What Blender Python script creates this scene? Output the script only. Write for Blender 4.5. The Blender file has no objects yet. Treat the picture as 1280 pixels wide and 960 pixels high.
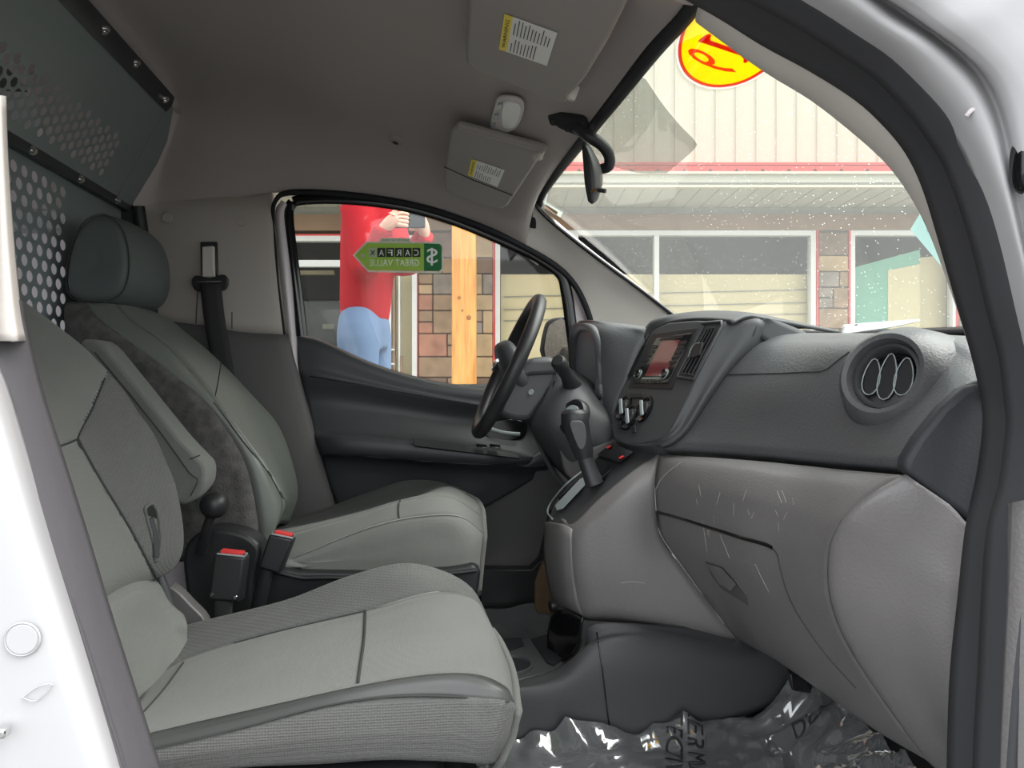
import bpy, bmesh, math, random
from mathutils import Vector, Matrix
from mathutils.bvhtree import BVHTree
random.seed(7)
C = bpy.context.scene.collection
sc = bpy.context.scene
# ------------------------------------------------------------------ camera
F = 890.0; ZC = 1.10; TH = math.radians(6.73)
cam_d = bpy.data.cameras.new('camera'); cam = bpy.data.objects.new('camera', cam_d); C.objects.link(cam)
cam_d.sensor_width = 36.0; cam_d.lens = F/1280*36.0; cam_d.clip_start = 0.02; cam_d.clip_end = 300
cam.location = (0, 0, ZC); cam.rotation_euler = (math.pi/2, 0, -TH)
sc.camera = cam
# ------------------------------------------------------------------ world, sun, exposure
w = bpy.data.worlds.new('overcast_sky'); sc.world = w; w.use_nodes = True
bgn = w.node_tree.nodes['Background']
bgn.inputs[0].default_value = (0.93, 0.97, 1.0, 1); bgn.inputs[1].default_value = 1.25
sun_d = bpy.data.lights.new('soft_sun', 'SUN'); sun = bpy.data.objects.new('soft_sun', sun_d); C.objects.link(sun)
sun_d.energy = 3.2; sun_d.angle = math.radians(60); sun_d.color = (1, 0.98, 0.95)
sun.rotation_euler = Vector((0.55, -0.12, 0.80)).to_track_quat('Z', 'Y').to_euler()   # behind cloud, high over the bonnet
sc.view_settings.view_transform = 'Standard'; sc.view_settings.look = 'None'
sc.view_settings.gamma = 1.0; sc.view_settings.use_curve_mapping = False
sc.view_settings.exposure = 1.13
# ------------------------------------------------------------------ geometry helpers
FW = Vector((math.sin(TH), math.cos(TH), 0)); RT = Vector((math.cos(TH), -math.sin(TH), 0)); UP = Vector((0, 0, 1))
CAM = Vector((0, 0, ZC))
def ray(px, py): return FW + RT*((px-640)/F) + UP*((480-py)/F)
def P(px, py, y): d = ray(px, py); return CAM + d*(y/d.y)          # a point at lateral distance y
def PX(px, py, x): d = ray(px, py); return CAM + d*(x/d.x)         # a point at fore-aft station x
def PZ(px, py, z): d = ray(px, py); return CAM + d*(z/d.z)         # a point at height z (relative to lens height)
def PD(px, py, D): return CAM + ray(px, py)*D                      # a point on the plane parallel to the shop front
def V(x, y, z): return Vector((x, y, z+ZC))
def PL(px, py, pl, off=0.0):                                       # a point on plane (point, normal)
    d = ray(px, py); n = pl[1]; t = (pl[0]-CAM).dot(n)/d.dot(n); return CAM + d*t + n*off
def plane(a, b, c):
    a, b, c = conv(a), conv(b), conv(c); n = (b-a).cross(c-a).normalized()
    if n.dot(CAM-a) < 0: n = -n
    return (a, n)
def conv(q): return q.copy() if isinstance(q, Vector) else P(*q)
def cr1(p, n, closed=False):
    m = len(p)
    if m == 2 and not closed: return [p[0].lerp(p[1], i/n) for i in range(n+1)]
    out = []
    segs = m if closed else m-1
    for i in range(segs):
        if closed: a, b, c, d = p[(i-1) % m], p[i], p[(i+1) % m], p[(i+2) % m]
        else:
            b, c = p[i], p[i+1]
            a = p[i-1] if i > 0 else b*2-c
            d = p[i+2] if i+2 < m else c*2-b
        for k in range(n):
            t = k/n; t2 = t*t; t3 = t2*t
            out.append(0.5*((2*b)+(c-a)*t+(2*a-5*b+4*c-d)*t2+(3*b-a-3*c+d)*t3))
    if not closed: out.append(p[-1].copy())
    return out
def cr(p, n, brk=(), closed=False):
    p = [conv(q) for q in p]
    if closed: return cr1(p, n, True)
    cuts = [0]+sorted(brk)+[len(p)-1]; out = []
    for a, b in zip(cuts, cuts[1:]):
        s = cr1(p[a:b+1], n); out += s if not out else s[1:]
    return out
def dense(rows, nu, nv, br=(), bc=()):
    rr = [cr(r, nv, bc) for r in rows]
    cols = [cr([rr[i][j] for i in range(len(rr))], nu, br) for j in range(len(rr[0]))]
    return [[cols[j][i] for j in range(len(cols))] for i in range(len(cols[0]))]
def link(name, me, m, parent=None):
    o = bpy.data.objects.new(name, me); C.objects.link(o)
    if m is not None: me.materials.append(m)
    if parent is not None: o.parent = parent; o.matrix_parent_inverse = Matrix.Translation(-Vector(parent.location))
    return o
def from_grid(name, g, m, parent=None, thick=0.006, flip=None, smooth=True, wrap=False):
    h, k = len(g), len(g[0])
    vs = [p for r in g for p in r]; fs = []
    for i in range(h-1):
        for j in range(k-1 if not wrap else k):
            j2 = (j+1) % k
            fs.append((i*k+j, i*k+j2, (i+1)*k+j2, (i+1)*k+j))
    me = bpy.data.meshes.new(name); me.from_pydata(vs, [], fs); me.update()
    if flip is None:
        s = sum((f.normal.dot((CAM-f.center).normalized())*f.area for f in me.polygons)); flip = s < 0
    if flip: me.flip_normals()
    if smooth: me.polygons.foreach_set('use_smooth', [True]*len(me.polygons))
    o = link(name, me, m, parent)
    if thick:
        md = o.modifiers.new('solid', 'SOLIDIFY'); md.thickness = thick; md.offset = -1; md.use_even_offset = False
    return o
def S(name, rows, m, parent=None, nu=5, nv=5, thick=0.006, br=(), bc=(), flip=None):
    return from_grid(name, dense(rows, nu, nv, br, bc), m, parent, thick, flip)
def bands(parent, rows, parts, nu=5, nv=5, thick=0.006, br=(), bc=()):
    g = dense(rows, nu, nv, br, bc); out = []
    s = 0.0                                                          # one orientation for the whole skin
    for a, b in zip(g, g[1:]):
        for j in range(len(a)-1):
            n = (a[j+1]-a[j]).cross(b[j]-a[j]); s += n.dot((CAM-a[j]).normalized())
    flip = s < 0
    for name, m, r0, r1, c0, c1 in parts:
        sub = [row[c0*nv:c1*nv+1] for row in g[r0*nu:r1*nu+1]]
        out.append(from_grid(name, sub, m, parent, thick, flip))
    return out
def finish(o, bevel=0.0, seg=2, sharp=35):
    me = o.data
    me.polygons.foreach_set('use_smooth', [True]*len(me.polygons))
    me.set_sharp_from_angle(angle=math.radians(sharp))
    if bevel:
        md = o.modifiers.new('bevel', 'BEVEL'); md.width = bevel; md.segments = seg; md.limit_method = 'ANGLE'; md.angle_limit = math.radians(30); md.harden_normals = False
    return o
def bm_obj(name, bm, m, parent=None, bevel=0, seg=2, sharp=35):
    bmesh.ops.recalc_face_normals(bm, faces=bm.faces)
    me = bpy.data.meshes.new(name); bm.to_mesh(me); bm.free()
    return finish(link(name, me, m, parent), bevel, seg, sharp)
def prism(name, pts, vec, m, parent=None, bevel=0, seg=2):           # outline extruded by vec
    bm = bmesh.new(); a = [bm.verts.new(conv(p)) for p in pts]; b = [bm.verts.new(conv(p)+vec) for p in pts]
    n = len(a)
    bm.faces.new(a); bm.faces.new(b[::-1])
    for i in range(n): bm.faces.new((a[i], a[(i+1) % n], b[(i+1) % n], b[i]))
    return bm_obj(name, bm, m, parent, bevel, seg)
def plate(name, pxs, pl, th, m, parent=None, bevel=0, off=0.0, n=0, seg=2):   # outline on a plane, thickness towards the lens side
    pts = [PL(x, y, pl, off) for x, y in pxs]
    if n: pts = cr(pts, n, closed=True)
    return prism(name, pts, pl[1]*th, m, parent, bevel, seg)
def box(name, c, size, m, parent=None, bevel=0, rot=None, seg=2):
    bm = bmesh.new(); bmesh.ops.create_cube(bm, size=1)
    M = Matrix.Translation(c) @ (rot.to_4x4() if rot else Matrix.Identity(4)) @ Matrix.Diagonal((*size, 1))
    bmesh.ops.transform(bm, matrix=M, verts=bm.verts)
    return bm_obj(name, bm, m, parent, bevel, seg)
def boxx(name, lo, hi, m, parent=None, bevel=0):
    lo, hi = Vector(lo), Vector(hi); return box(name, (lo+hi)/2, hi-lo, m, parent, bevel)
def tube(name, pts, r, m, parent=None, n=4, seg=10, flat=None, closed=False, cap=True):   # flat=(axis, ratio) squashes the section
    pts = cr(pts, n, closed=closed) if n else [conv(p) for p in pts]
    k = len(pts); rs = r if isinstance(r, (list, tuple)) else None
    g = []; prev = None
    for i, p in enumerate(pts):
        a = pts[i-1] if (i or closed) else pts[0]; b = pts[(i+1) % k] if (i < k-1 or closed) else pts[-1]
        t = (b-a).normalized()
        if flat is not None: u = flat[0]-t*flat[0].dot(t)
        else: u = (prev - t*prev.dot(t)) if prev is not None else t.orthogonal()
        u.normalize(); prev = u; v = t.cross(u)
        if rs: q = i/(k-1)*(len(rs)-1); j = min(int(q), len(rs)-2); rad = rs[j]+(rs[j+1]-rs[j])*(q-j)
        else: rad = r
        rv = rad*(flat[1] if flat is not None else 1)
        g.append([p+u*rad*math.cos(2*math.pi*s/seg)+v*rv*math.sin(2*math.pi*s/seg) for s in range(seg)])
    if closed: g.append(g[0])
    vs = [p for row in g for p in row]; fs = []
    for i in range(len(g)-1):
        for j in range(seg):
            fs.append((i*seg+j, i*seg+(j+1) % seg, (i+1)*seg+(j+1) % seg, (i+1)*seg+j))
    if cap and not closed: fs.append(tuple(range(seg))[::-1]); fs.append(tuple((len(g)-1)*seg+j for j in range(seg)))
    me = bpy.data.meshes.new(name); me.from_pydata(vs, [], fs); me.update()
    o = link(name, me, m, parent)
    bm = bmesh.new(); bm.from_mesh(me); bmesh.ops.remove_doubles(bm, verts=bm.verts, dist=1e-6); bmesh.ops.recalc_face_normals(bm, faces=bm.faces); bm.to_mesh(me); bm.free()
    return finish(o, sharp=60)
def lathe(name, prof, o, axis, m, parent=None, seg=24, up=None):      # prof: (radius, along) pairs
    axis = axis.normalized(); u = (up - axis*up.dot(axis)).normalized() if up is not None else axis.orthogonal().normalized(); v = axis.cross(u)
    bm = bmesh.new(); rings = []
    for r, h in prof:
        if r < 1e-6: rings.append([bm.verts.new(o+axis*h)])
        else: rings.append([bm.verts.new(o+axis*h+(u*math.cos(2*math.pi*s/seg)+v*math.sin(2*math.pi*s/seg))*r) for s in range(seg)])
    for a, b in zip(rings, rings[1:]):
        for s in range(seg):
            s2 = (s+1) % seg
            if len(a) == 1 and len(b) == 1: continue
            if len(a) == 1: bm.faces.new((a[0], b[s], b[s2]))
            elif len(b) == 1: bm.faces.new((a[s], a[s2], b[0]))
            else: bm.faces.new((a[s], a[s2], b[s2], b[s]))
    return bm_obj(name, bm, m, parent, sharp=40)
def ellipsoid(name, c, r, m, parent=None, rot=None, power=2.0, seg=28, rings=16):   # superellipsoid
    bm = bmesh.new(); bmesh.ops.create_uvsphere(bm, u_segments=seg, v_segments=rings, radius=1)
    f = lambda t: math.copysign(abs(t)**(2/power), t)
    for v in bm.verts:
        co = v.co; q = Vector((f(co.x), f(co.y), f(co.z))); v.co = Vector((q.x*r[0], q.y*r[1], q.z*r[2]))
    M = Matrix.Translation(c) @ (rot.to_4x4() if rot else Matrix.Identity(4)); bmesh.ops.transform(bm, matrix=M, verts=bm.verts)
    return bm_obj(name, bm, m, parent, sharp=80)
_bvh = {}
def hit(o, px, py, off=0.0015):
    if o.name not in _bvh:
        _bvh[o.name] = BVHTree.FromPolygons([v.co.copy() for v in o.data.vertices], [tuple(f.vertices) for f in o.data.polygons])
    d = ray(px, py).normalized(); loc, nrm, i, dist = _bvh[o.name].ray_cast(CAM, d)
    if loc is None: return None
    if nrm.dot(d) > 0: nrm = -nrm
    return loc + nrm*off
def seam(o, pxs, r, m, parent, name='seam', n=6, off=0.0005):
    pts = cr([Vector((x, y, 0)) for x, y in pxs], n) if len(pxs) > 2 else [Vector((*pxs[0], 0)).lerp(Vector((*pxs[1], 0)), i/8) for i in range(9)]
    q = [h for h in (hit(o, p.x, p.y, off) for p in pts) if h is not None]
    if len(q) > 1: return tube(name, q, r, m, parent, n=0, seg=6)
def tag(o, label, cat, group=None, kind=None):
    o['label'] = label; o['category'] = cat
    if group: o['group'] = group
    if kind: o['kind'] = kind
    return o
def thing(name, label, cat, loc, group=None, kind=None):
    o = bpy.data.objects.new(name, None); C.objects.link(o); o.location = loc; o.empty_display_size = 0.05
    return tag(o, label, cat, group, kind)
def struct(o, label, cat): return tag(o, label, cat, None, 'structure')
def text_mesh(body, size=1.0):
    cu = bpy.data.curves.new('t', 'FONT'); cu.body = body; cu.size = size; cu.align_x = 'CENTER'; cu.align_y = 'CENTER'; cu.resolution_u = 3
    o = bpy.data.objects.new('t', cu); C.objects.link(o)
    dg = bpy.context.evaluated_depsgraph_get(); me = bpy.data.meshes.new_from_object(o.evaluated_get(dg))
    bpy.data.objects.remove(o); bpy.data.curves.remove(cu); me.materials.clear(); return me
def text(name, body, o, R, U, width, height, m, parent=None):        # lettering centred at o, R reading direction, U up
    me = text_mesh(body)
    xs = [v.co.x for v in me.vertices]; ys = [v.co.y for v in me.vertices]
    x0, x1, y0, y1 = min(xs), max(xs), min(ys), max(ys)
    R = R.normalized(); U = U.normalized()
    for v in me.vertices:
        v.co = o + R*((v.co.x-(x0+x1)/2)/(x1-x0)*width) + U*((v.co.y-(y0+y1)/2)/(y1-y0)*height)
    return link(name, me, m, parent)
# ------------------------------------------------------------------ materials
def lin(c): return tuple((v/12.92 if v <= 0.04045 else ((v+0.055)/1.055)**2.4) for v in c)
def rgb(r, g, b): return lin((r/255, g/255, b/255))
def mat(name, col, rough=0.6, spec=0.4, metal=0.0, bump=None, vary=0.0, vscale=6.0, sheen=0.0, coat=0.0, stretch=None):
    m = bpy.data.materials.new(name); m.use_nodes = True; nt = m.node_tree; b = nt.nodes['Principled BSDF']
    b.inputs['Base Color'].default_value = (*col, 1); b.inputs['Roughness'].default_value = rough
    b.inputs['Specular IOR Level'].default_value = spec; b.inputs['Metallic'].default_value = metal
    if sheen: b.inputs['Sheen Weight'].default_value = sheen
    if coat: b.inputs['Coat Weight'].default_value = coat; b.inputs['Coat Roughness'].default_value = 0.08
    tc = nt.nodes.new('ShaderNodeTexCoord'); src = tc.outputs['Object']
    if stretch:
        mp = nt.nodes.new('ShaderNodeMapping'); mp.inputs['Scale'].default_value = stretch; nt.links.new(src, mp.inputs[0]); src = mp.outputs[0]
    if vary:
        nz = nt.nodes.new('ShaderNodeTexNoise'); nz.inputs['Scale'].default_value = vscale; nz.inputs['Detail'].default_value = 5
        nt.links.new(src, nz.inputs[0])
        rp = nt.nodes.new('ShaderNodeMapRange'); rp.inputs[1].default_value = 0.3; rp.inputs[2].default_value = 0.7; rp.inputs[3].default_value = 1-vary; rp.inputs[4].default_value = 1+vary
        nt.links.new(nz.outputs[0], rp.inputs[0])
        mx = nt.nodes.new('ShaderNodeMix'); mx.data_type = 'RGBA'; mx.blend_type = 'MULTIPLY'; mx.inputs[0].default_value = 1
        mx.inputs[6].default_value = (*col, 1); nt.links.new(rp.outputs[0], mx.inputs[7]); nt.links.new(mx.outputs[2], b.inputs['Base Color'])
    if bump:
        kind, scale, st = bump
        if kind == 'grain': t = nt.nodes.new('ShaderNodeTexVoronoi'); t.inputs['Scale'].default_value = scale; o = t.outputs['Distance']
        elif kind == 'weave':
            t = nt.nodes.new('ShaderNodeTexVoronoi'); t.inputs['Scale'].default_value = scale; t.inputs['Randomness'].default_value = 0.15; o = t.outputs['Distance']
        else: t = nt.nodes.new('ShaderNodeTexNoise'); t.inputs['Scale'].default_value = scale; t.inputs['Detail'].default_value = 4; o = t.outputs[0]
        nt.links.new(src, t.inputs[0])
        bp = nt.nodes.new('ShaderNodeBump'); bp.inputs['Strength'].default_value = st; bp.inputs['Distance'].default_value = 0.002
        nt.links.new(o, bp.inputs['Height']); nt.links.new(bp.outputs[0], b.inputs['Normal'])
    return m
def glass(name, tint, haze=0.0, refl=0.06, specks=0.0):
    m = bpy.data.materials.new(name); m.use_nodes = True; nt = m.node_tree; nt.nodes.remove(nt.nodes['Principled BSDF'])
    out = nt.nodes['Material Output']; tr = nt.nodes.new('ShaderNodeBsdfTransparent'); tr.inputs[0].default_value = (*tint, 1)
    gl = nt.nodes.new('ShaderNodeBsdfGlossy'); gl.inputs['Roughness'].default_value = 0.02
    a = nt.nodes.new('ShaderNodeMixShader'); fr = nt.nodes.new('ShaderNodeFresnel'); fr.inputs[0].default_value = 1.0+refl*9
    nt.links.new(fr.outputs[0], a.inputs[0]); nt.links.new(tr.outputs[0], a.inputs[1]); nt.links.new(gl.outputs[0], a.inputs[2])
    cur = a.outputs[0]
    if haze:                                                        # pale reflected haze mixed into the glass
        df = nt.nodes.new('ShaderNodeBsdfTranslucent'); df.inputs[0].default_value = (0.8, 0.82, 0.78, 1)
        b = nt.nodes.new('ShaderNodeMixShader'); b.inputs[0].default_value = haze
        nt.links.new(cur, b.inputs[1]); nt.links.new(df.outputs[0], b.inputs[2]); cur = b.outputs[0]
    if specks:                                                      # dried water spots
        tc = nt.nodes.new('ShaderNodeTexCoord'); vo = nt.nodes.new('ShaderNodeTexVoronoi'); vo.inputs['Scale'].default_value = specks
        nt.links.new(tc.outputs['Object'], vo.inputs[0])
        lt = nt.nodes.new('ShaderNodeMath'); lt.operation = 'LESS_THAN'; lt.inputs[1].default_value = 0.115; nt.links.new(vo.outputs['Distance'], lt.inputs[0])
        nz = nt.nodes.new('ShaderNodeTexNoise'); nz.inputs['Scale'].default_value = 5; nt.links.new(tc.outputs['Object'], nz.inputs[0])
        gt = nt.nodes.new('ShaderNodeMapRange'); gt.inputs[1].default_value = 0.32; gt.inputs[2].default_value = 0.65; gt.inputs[4].default_value = 0.55; nt.links.new(nz.outputs[0], gt.inputs[0])
        mu = nt.nodes.new('ShaderNodeMath'); mu.operation = 'MULTIPLY'; nt.links.new(lt.outputs[0], mu.inputs[0]); nt.links.new(gt.outputs[0], mu.inputs[1])
        df = nt.nodes.new('ShaderNodeBsdfTranslucent'); df.inputs[0].default_value = (0.95, 0.95, 0.9, 1)
        b = nt.nodes.new('ShaderNodeMixShader'); nt.links.new(mu.outputs[0], b.inputs[0]); nt.links.new(cur, b.inputs[1]); nt.links.new(df.outputs[0], b.inputs[2]); cur = b.outputs[0]
    nt.links.new(cur, out.inputs[0]); return m
def film_mat(name, col, k=0.55):                                     # printed film lets daylight through
    m = mat(name, col, .5); nt = m.node_tree; b = nt.nodes['Principled BSDF']; t = nt.nodes.new('ShaderNodeBsdfTranslucent'); t.inputs[0].default_value = (*col, 1)
    x = nt.nodes.new('ShaderNodeMixShader'); x.inputs[0].default_value = k
    nt.links.new(b.outputs[0], x.inputs[1]); nt.links.new(t.outputs[0], x.inputs[2]); nt.links.new(x.outputs[0], nt.nodes['Material Output'].inputs[0]); return m
M = {}
M['fabric'] = mat('seat_fabric', rgb(120, 121, 117), 0.9, 0.15, bump=('weave', 420, 0.35), vary=0.06, sheen=0.15)
M['mesh'] = mat('seat_mesh_fabric', rgb(104, 104, 102), 0.85, 0.2, bump=('weave', 300, 0.9), vary=0.05, sheen=0.1)
M['vinyl'] = mat('seat_vinyl', rgb(104, 108, 103), 0.42, 0.45, bump=('noise', 60, 0.12))
M['vinyl_dark'] = mat('dark_vinyl', rgb(78, 79, 78), 0.40, 0.45, bump=('noise', 40, 0.12))
M['headrest'] = mat('headrest_vinyl', rgb(80, 86, 85), 0.55, 0.35, bump=('grain', 300, 0.1))
M['carpet'] = mat('grey_carpet', rgb(92, 90, 89), 1.0, 0.05, bump=('noise', 220, 1.0), vary=0.28, vscale=45)
M['dash'] = mat('dash_plastic', rgb(80, 81, 83), 0.44, 0.5, bump=('grain', 260, 0.2))
M['dash_smooth'] = mat('smooth_dash_plastic', rgb(68, 69, 71), 0.48, 0.4, bump=('noise', 300, 0.04))
M['dash_end'] = mat('dash_end_plastic', rgb(46, 47, 51), 0.55, 0.4, bump=('grain', 300, 0.12))
M['grey'] = mat('light_grey_plastic', rgb(110, 107, 107), 0.38, 0.5, bump=('grain', 300, 0.16))
M['console'] = mat('console_plastic', rgb(60, 60, 62), 0.52, 0.4, bump=('grain', 350, 0.1))
M['black'] = mat('black_plastic', rgb(38, 38, 40), 0.42, 0.45, bump=('grain', 400, 0.06))
M['gloss'] = mat('gloss_black', rgb(20, 20, 22), 0.12, 0.5)
M['rubber'] = mat('rubber_seal', rgb(64, 64, 67), 0.6, 0.3, bump=('noise', 120, 0.1))
M['rubber2'] = mat('ribbed_rubber', rgb(86, 84, 87), 0.65, 0.3, bump=('noise', 90, 0.35))
M['white'] = mat('white_paint', rgb(180, 179, 181), 0.3, 0.4, coat=0.15)
M['pinkwhite'] = mat('inner_white_paint', rgb(214, 206, 208), 0.3, 0.5)
M['trim'] = mat('pillar_trim', rgb(200, 194, 187), 0.6, 0.35, bump=('noise', 300, 0.05))
M['pillar'] = mat('pillar_panel', rgb(172, 165, 158), 0.6, 0.35, bump=('noise', 300, 0.05))
M['headliner'] = mat('headliner_fabric', rgb(166, 158, 154), 0.95, 0.1, bump=('noise', 500, 0.25))
M['visor'] = mat('visor_vinyl', rgb(150, 144, 140), 0.7, 0.3, bump=('noise', 400, 0.08))
M['door'] = mat('door_plastic', rgb(62, 64, 66), 0.45, 0.45, bump=('grain', 350, 0.06))
M['kick'] = mat('kick_panel', rgb(88, 86, 86), 0.6, 0.35)
M['metal'] = mat('grey_painted_steel', rgb(128, 137, 137), 0.42, 0.5)
M['metal_dark'] = mat('dark_steel', rgb(56, 58, 62), 0.4, 0.5)
M['chrome'] = mat('chrome', (0.7, 0.7, 0.7), 0.15, 0.5, metal=1.0)
M['silver'] = mat('silver_plastic', rgb(150, 158, 160), 0.3, 0.5)
M['red'] = mat('red_plastic', rgb(220, 60, 60), 0.45, 0.4)
M['belt'] = mat('belt_webbing', rgb(58, 58, 58), 0.8, 0.2, bump=('weave', 600, 0.4))
M['floor'] = mat('floor_mat', rgb(40, 40, 43), 0.8, 0.2)
M['label'] = mat('label_white', rgb(222, 222, 218), 0.5)
M['label_y'] = mat('label_yellow', rgb(228, 206, 60), 0.5)
M['matte'] = mat('matte_black', rgb(26, 27, 31), 0.65, 0.3)
M['ink'] = mat('ink', rgb(60, 60, 60), 0.7)
M['paper'] = mat('paper', rgb(238, 240, 242), 0.7)
M['glass'] = glass('door_glass', (0.965, 0.975, 0.96), haze=0.012, refl=0.05)
M['windshield'] = glass('windshield_glass', (0.92, 0.95, 0.91), haze=0.07, refl=0.04, specks=110)
M['seamdark'] = mat('seam_thread', rgb(60, 62, 60), 0.9)
M['scuff'] = mat('scuff', rgb(168, 164, 158), 0.8)
M['seamlight'] = mat('pale_seam', rgb(150, 148, 146), 0.7)
# ================================================================== THE SETTING: the van's cab
# ---- floor
fl = boxx('floor', V(-2.9, 0.62, -0.72), V(0.62, 2.16, -0.665), M['floor']); struct(fl, 'dark rubber floor of the van cab', 'floor')
fw = S('wall_front', [[V(0.60, 0.66, -0.67), V(0.60, 1.4, -0.67), V(0.60, 2.14, -0.67)], [V(0.80, 0.66, -0.50), V(0.80, 1.4, -0.50), V(0.80, 2.14, -0.50)], [V(0.93, 0.66, -0.1), V(0.93, 1.4, -0.1), V(0.93, 2.14, -0.1)], [V(0.93, 0.7, 0.07), V(0.95, 1.4, 0.07), V(0.93, 2.1, 0.07)]], M['floor'], None, thick=0.02)
struct(fw, 'dark sloping toe board behind the dashboard', 'wall')
# ---- headliner
zt = [0.765, 0.755, 0.735, 0.70, 0.655, 0.575, 0.53]
edge = [(165, 263), (235, 258), (345, 241), (430, 243), (520, 256), (600, 280), (652, 306)]
rows = []
for z, e, q_ in zip(zt, edge, (1, 1, .6, .2, 0, 0, 0)):
    p0 = P(*e, 2.06); x = p0.x; zs = p0.z-ZC; h = z-zs
    r = [p0, V(x, 2.035, zs+0.16*h), V(x, 1.97, zs+(0.52+.25*q_)*h), V(x, 1.82, zs+(0.86+.12*q_)*h), V(x, 1.5, z), V(x, 1.2, z), V(x, 1.0, zs+0.9*h), V(x, 0.87, zs+0.6*h), V(x, 0.77, zs+0.18*h), V(x, 0.735, zs)]
    rows.append(r)
rows.insert(0, [V(-1.0, q.y, q.z-ZC) for q in rows[0]])
front = [P(657, 308, 2.06), P(662, 285, 2.035), P(671, 250, 1.98), PX(688, 222, .312), PX(722, 178, .316), PX(770, 117, .32), PX(812, 63, .32), PX(850, 19, .32), V(.312, .79, .462), V(.29, .74, .43)]
rows.append(front)
hl = S('ceiling', rows, M['headliner'], nu=5, nv=5, thick=0.02); struct(hl, 'pale grey fabric headliner of the van cab', 'ceiling')
band = tube('trim_1', [q+Vector((.008, 0, .004)) for q in front[1:9]], 0.014, M['matte'], n=5, seg=8); struct(band, 'black band along the top edge of the windshield', 'trim')
# outer roof
rf = S('roof', [[V(x, 0.60, z0-.03), V(x, 0.72, z0+.12), V(x, 1.0, z0+.22), V(x, 1.4, z0+.25), V(x, 1.8, z0+.22), V(x, 2.08, z0+.12), V(x, 2.2, z0-.03)] for x, z0 in ((-2.9, .62), (-1.0, .64), (-.3, .62), (.1, .56), (.34, .40))], M['white'], nu=4, nv=4, thick=0.01, flip=False)
struct(rf, 'white painted outer roof skin of the van', 'roof')
# ---- windshield
top = [q+Vector((.014, 0, -.006)) for q in front[2:9]]
wsrows = [top,
          [V(.50, 2.0, .375), V(.55, 1.83, .345), V(.575, 1.5, .325), V(.58, 1.18, .315), V(.575, 0.98, .315), V(.55, .86, .318), V(.50, .775, .335)],
          [V(.72, 2.02, .20), V(.79, 1.83, .15), V(.83, 1.5, .12), V(.84, 1.18, .10), V(.82, .98, .09), V(.77, .86, .10), V(.68, .755, .12)]]
ws = S('window_1', wsrows, M['windshield'], nu=8, nv=6, thick=0)
struct(ws, 'hazy dirt-speckled windshield above the dashboard', 'window')
# cowl below the glass
cw = S('cowl', [[V(.72, 2.02, .19), V(.80, 1.83, .14), V(.85, 1.5, .11), V(.86, 1.18, .09), V(.83, .98, .08), V(.78, .86, .09), V(.69, .75, .10)], [V(.95, 2.05, .10), V(1.0, 1.83, .07), V(1.02, 1.5, .06), V(1.02, 1.18, .05), V(1.0, .98, .05), V(.98, .86, .05), V(.95, .74, .05)]], M['black'], thick=0.01, nu=3)
struct(cw, 'black cowl panel at the foot of the windshield', 'cowl')
hood = S('hood', [[V(.95, .66, .03), V(1.02, 1.0, .06), V(1.03, 1.4, .065), V(1.02, 1.8, .06), V(.95, 2.14, .03)], [V(1.3, .70, -.10), V(1.38, 1.0, -.04), V(1.4, 1.4, -.03), V(1.38, 1.8, -.04), V(1.3, 2.1, -.10)], [V(1.45, .8, -.4), V(1.55, 1.0, -.4), V(1.6, 1.4, -.4), V(1.55, 1.8, -.4), V(1.45, 2.0, -.4)]], M['white'], thick=0.01)
struct(hood, 'white bonnet of the van beyond the windshield', 'bonnet')
# ---- driver-side front pillar trim
ap = S('trim_2', [[(662, 250, 1.985), (700, 288, 1.99), (750, 327, 2.0), (800, 364, 2.01), (850, 402, 2.02), (880, 425, 2.02)],
                  [(655, 278, 2.03), (694, 303, 2.03), (734, 340, 2.04), (775, 372, 2.05), (812, 410, 2.05), (830, 440, 2.05)],
                  [(645, 304, 2.065), (690, 324, 2.065), (722, 352, 2.07), (745, 390, 2.085), (768, 425, 2.085), (780, 450, 2.08)],
                  [(640, 312, 2.085), (686, 334, 2.085), (716, 362, 2.09), (734, 395, 2.09), (745, 435, 2.09), (750, 470, 2.09)]], M['trim'], nu=4, thick=0.02)
struct(ap, 'pale grey trim of the far windshield pillar', 'pillar trim')
seam(ap, [(667, 252), (663, 280), (647, 305)], 0.0012, M['seamdark'], ap)
tube('black_edge', [(668, 248, 1.985), (674, 262, 1.985), (700, 286, 1.985), (750, 325, 1.995), (800, 362, 2.005), (848, 399, 2.015)], 0.006, M['gloss'], ap, n=4, seg=8)
# ---- passenger-side front pillar trim (close to the lens)
inn = [(880, 22, .80), (920, 52, .79), (964, 84, .78), (1021, 119, .775), (1071, 158, .765), (1107, 190, .76), (1133, 219, .755), (1158, 257, .75), (1179, 300, .745), (1207, 375, .735), (1226, 435, .73), (1240, 490, .725)]
outr = [(885, -18, .735), (926, 10, .73), (974, 40, .725), (1036, 74, .715), (1093, 111, .71), (1129, 144, .705), (1156, 180, .70), (1177, 223, .70), (1196, 280, .695), (1224, 375, .69), (1242, 440, .685), (1256, 492, .68)]
back = [P(*q)+Vector((.05, .02, .02)) for q in inn]
midr = [(P(*a)*0.5+P(*b)*0.5)+Vector((-.006, 0, -.006)) for a, b in zip(inn, outr)]
at = S('trim_3', [back, inn, midr, outr], M['trim'], nu=3, nv=4, thick=0.008); struct(at, 'curved pale grey trim of the near windshield pillar', 'pillar trim')
seam(at, [(898, 33), (905, 15), (909, 0)], 0.0010, M['seamdark'], at)
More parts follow.
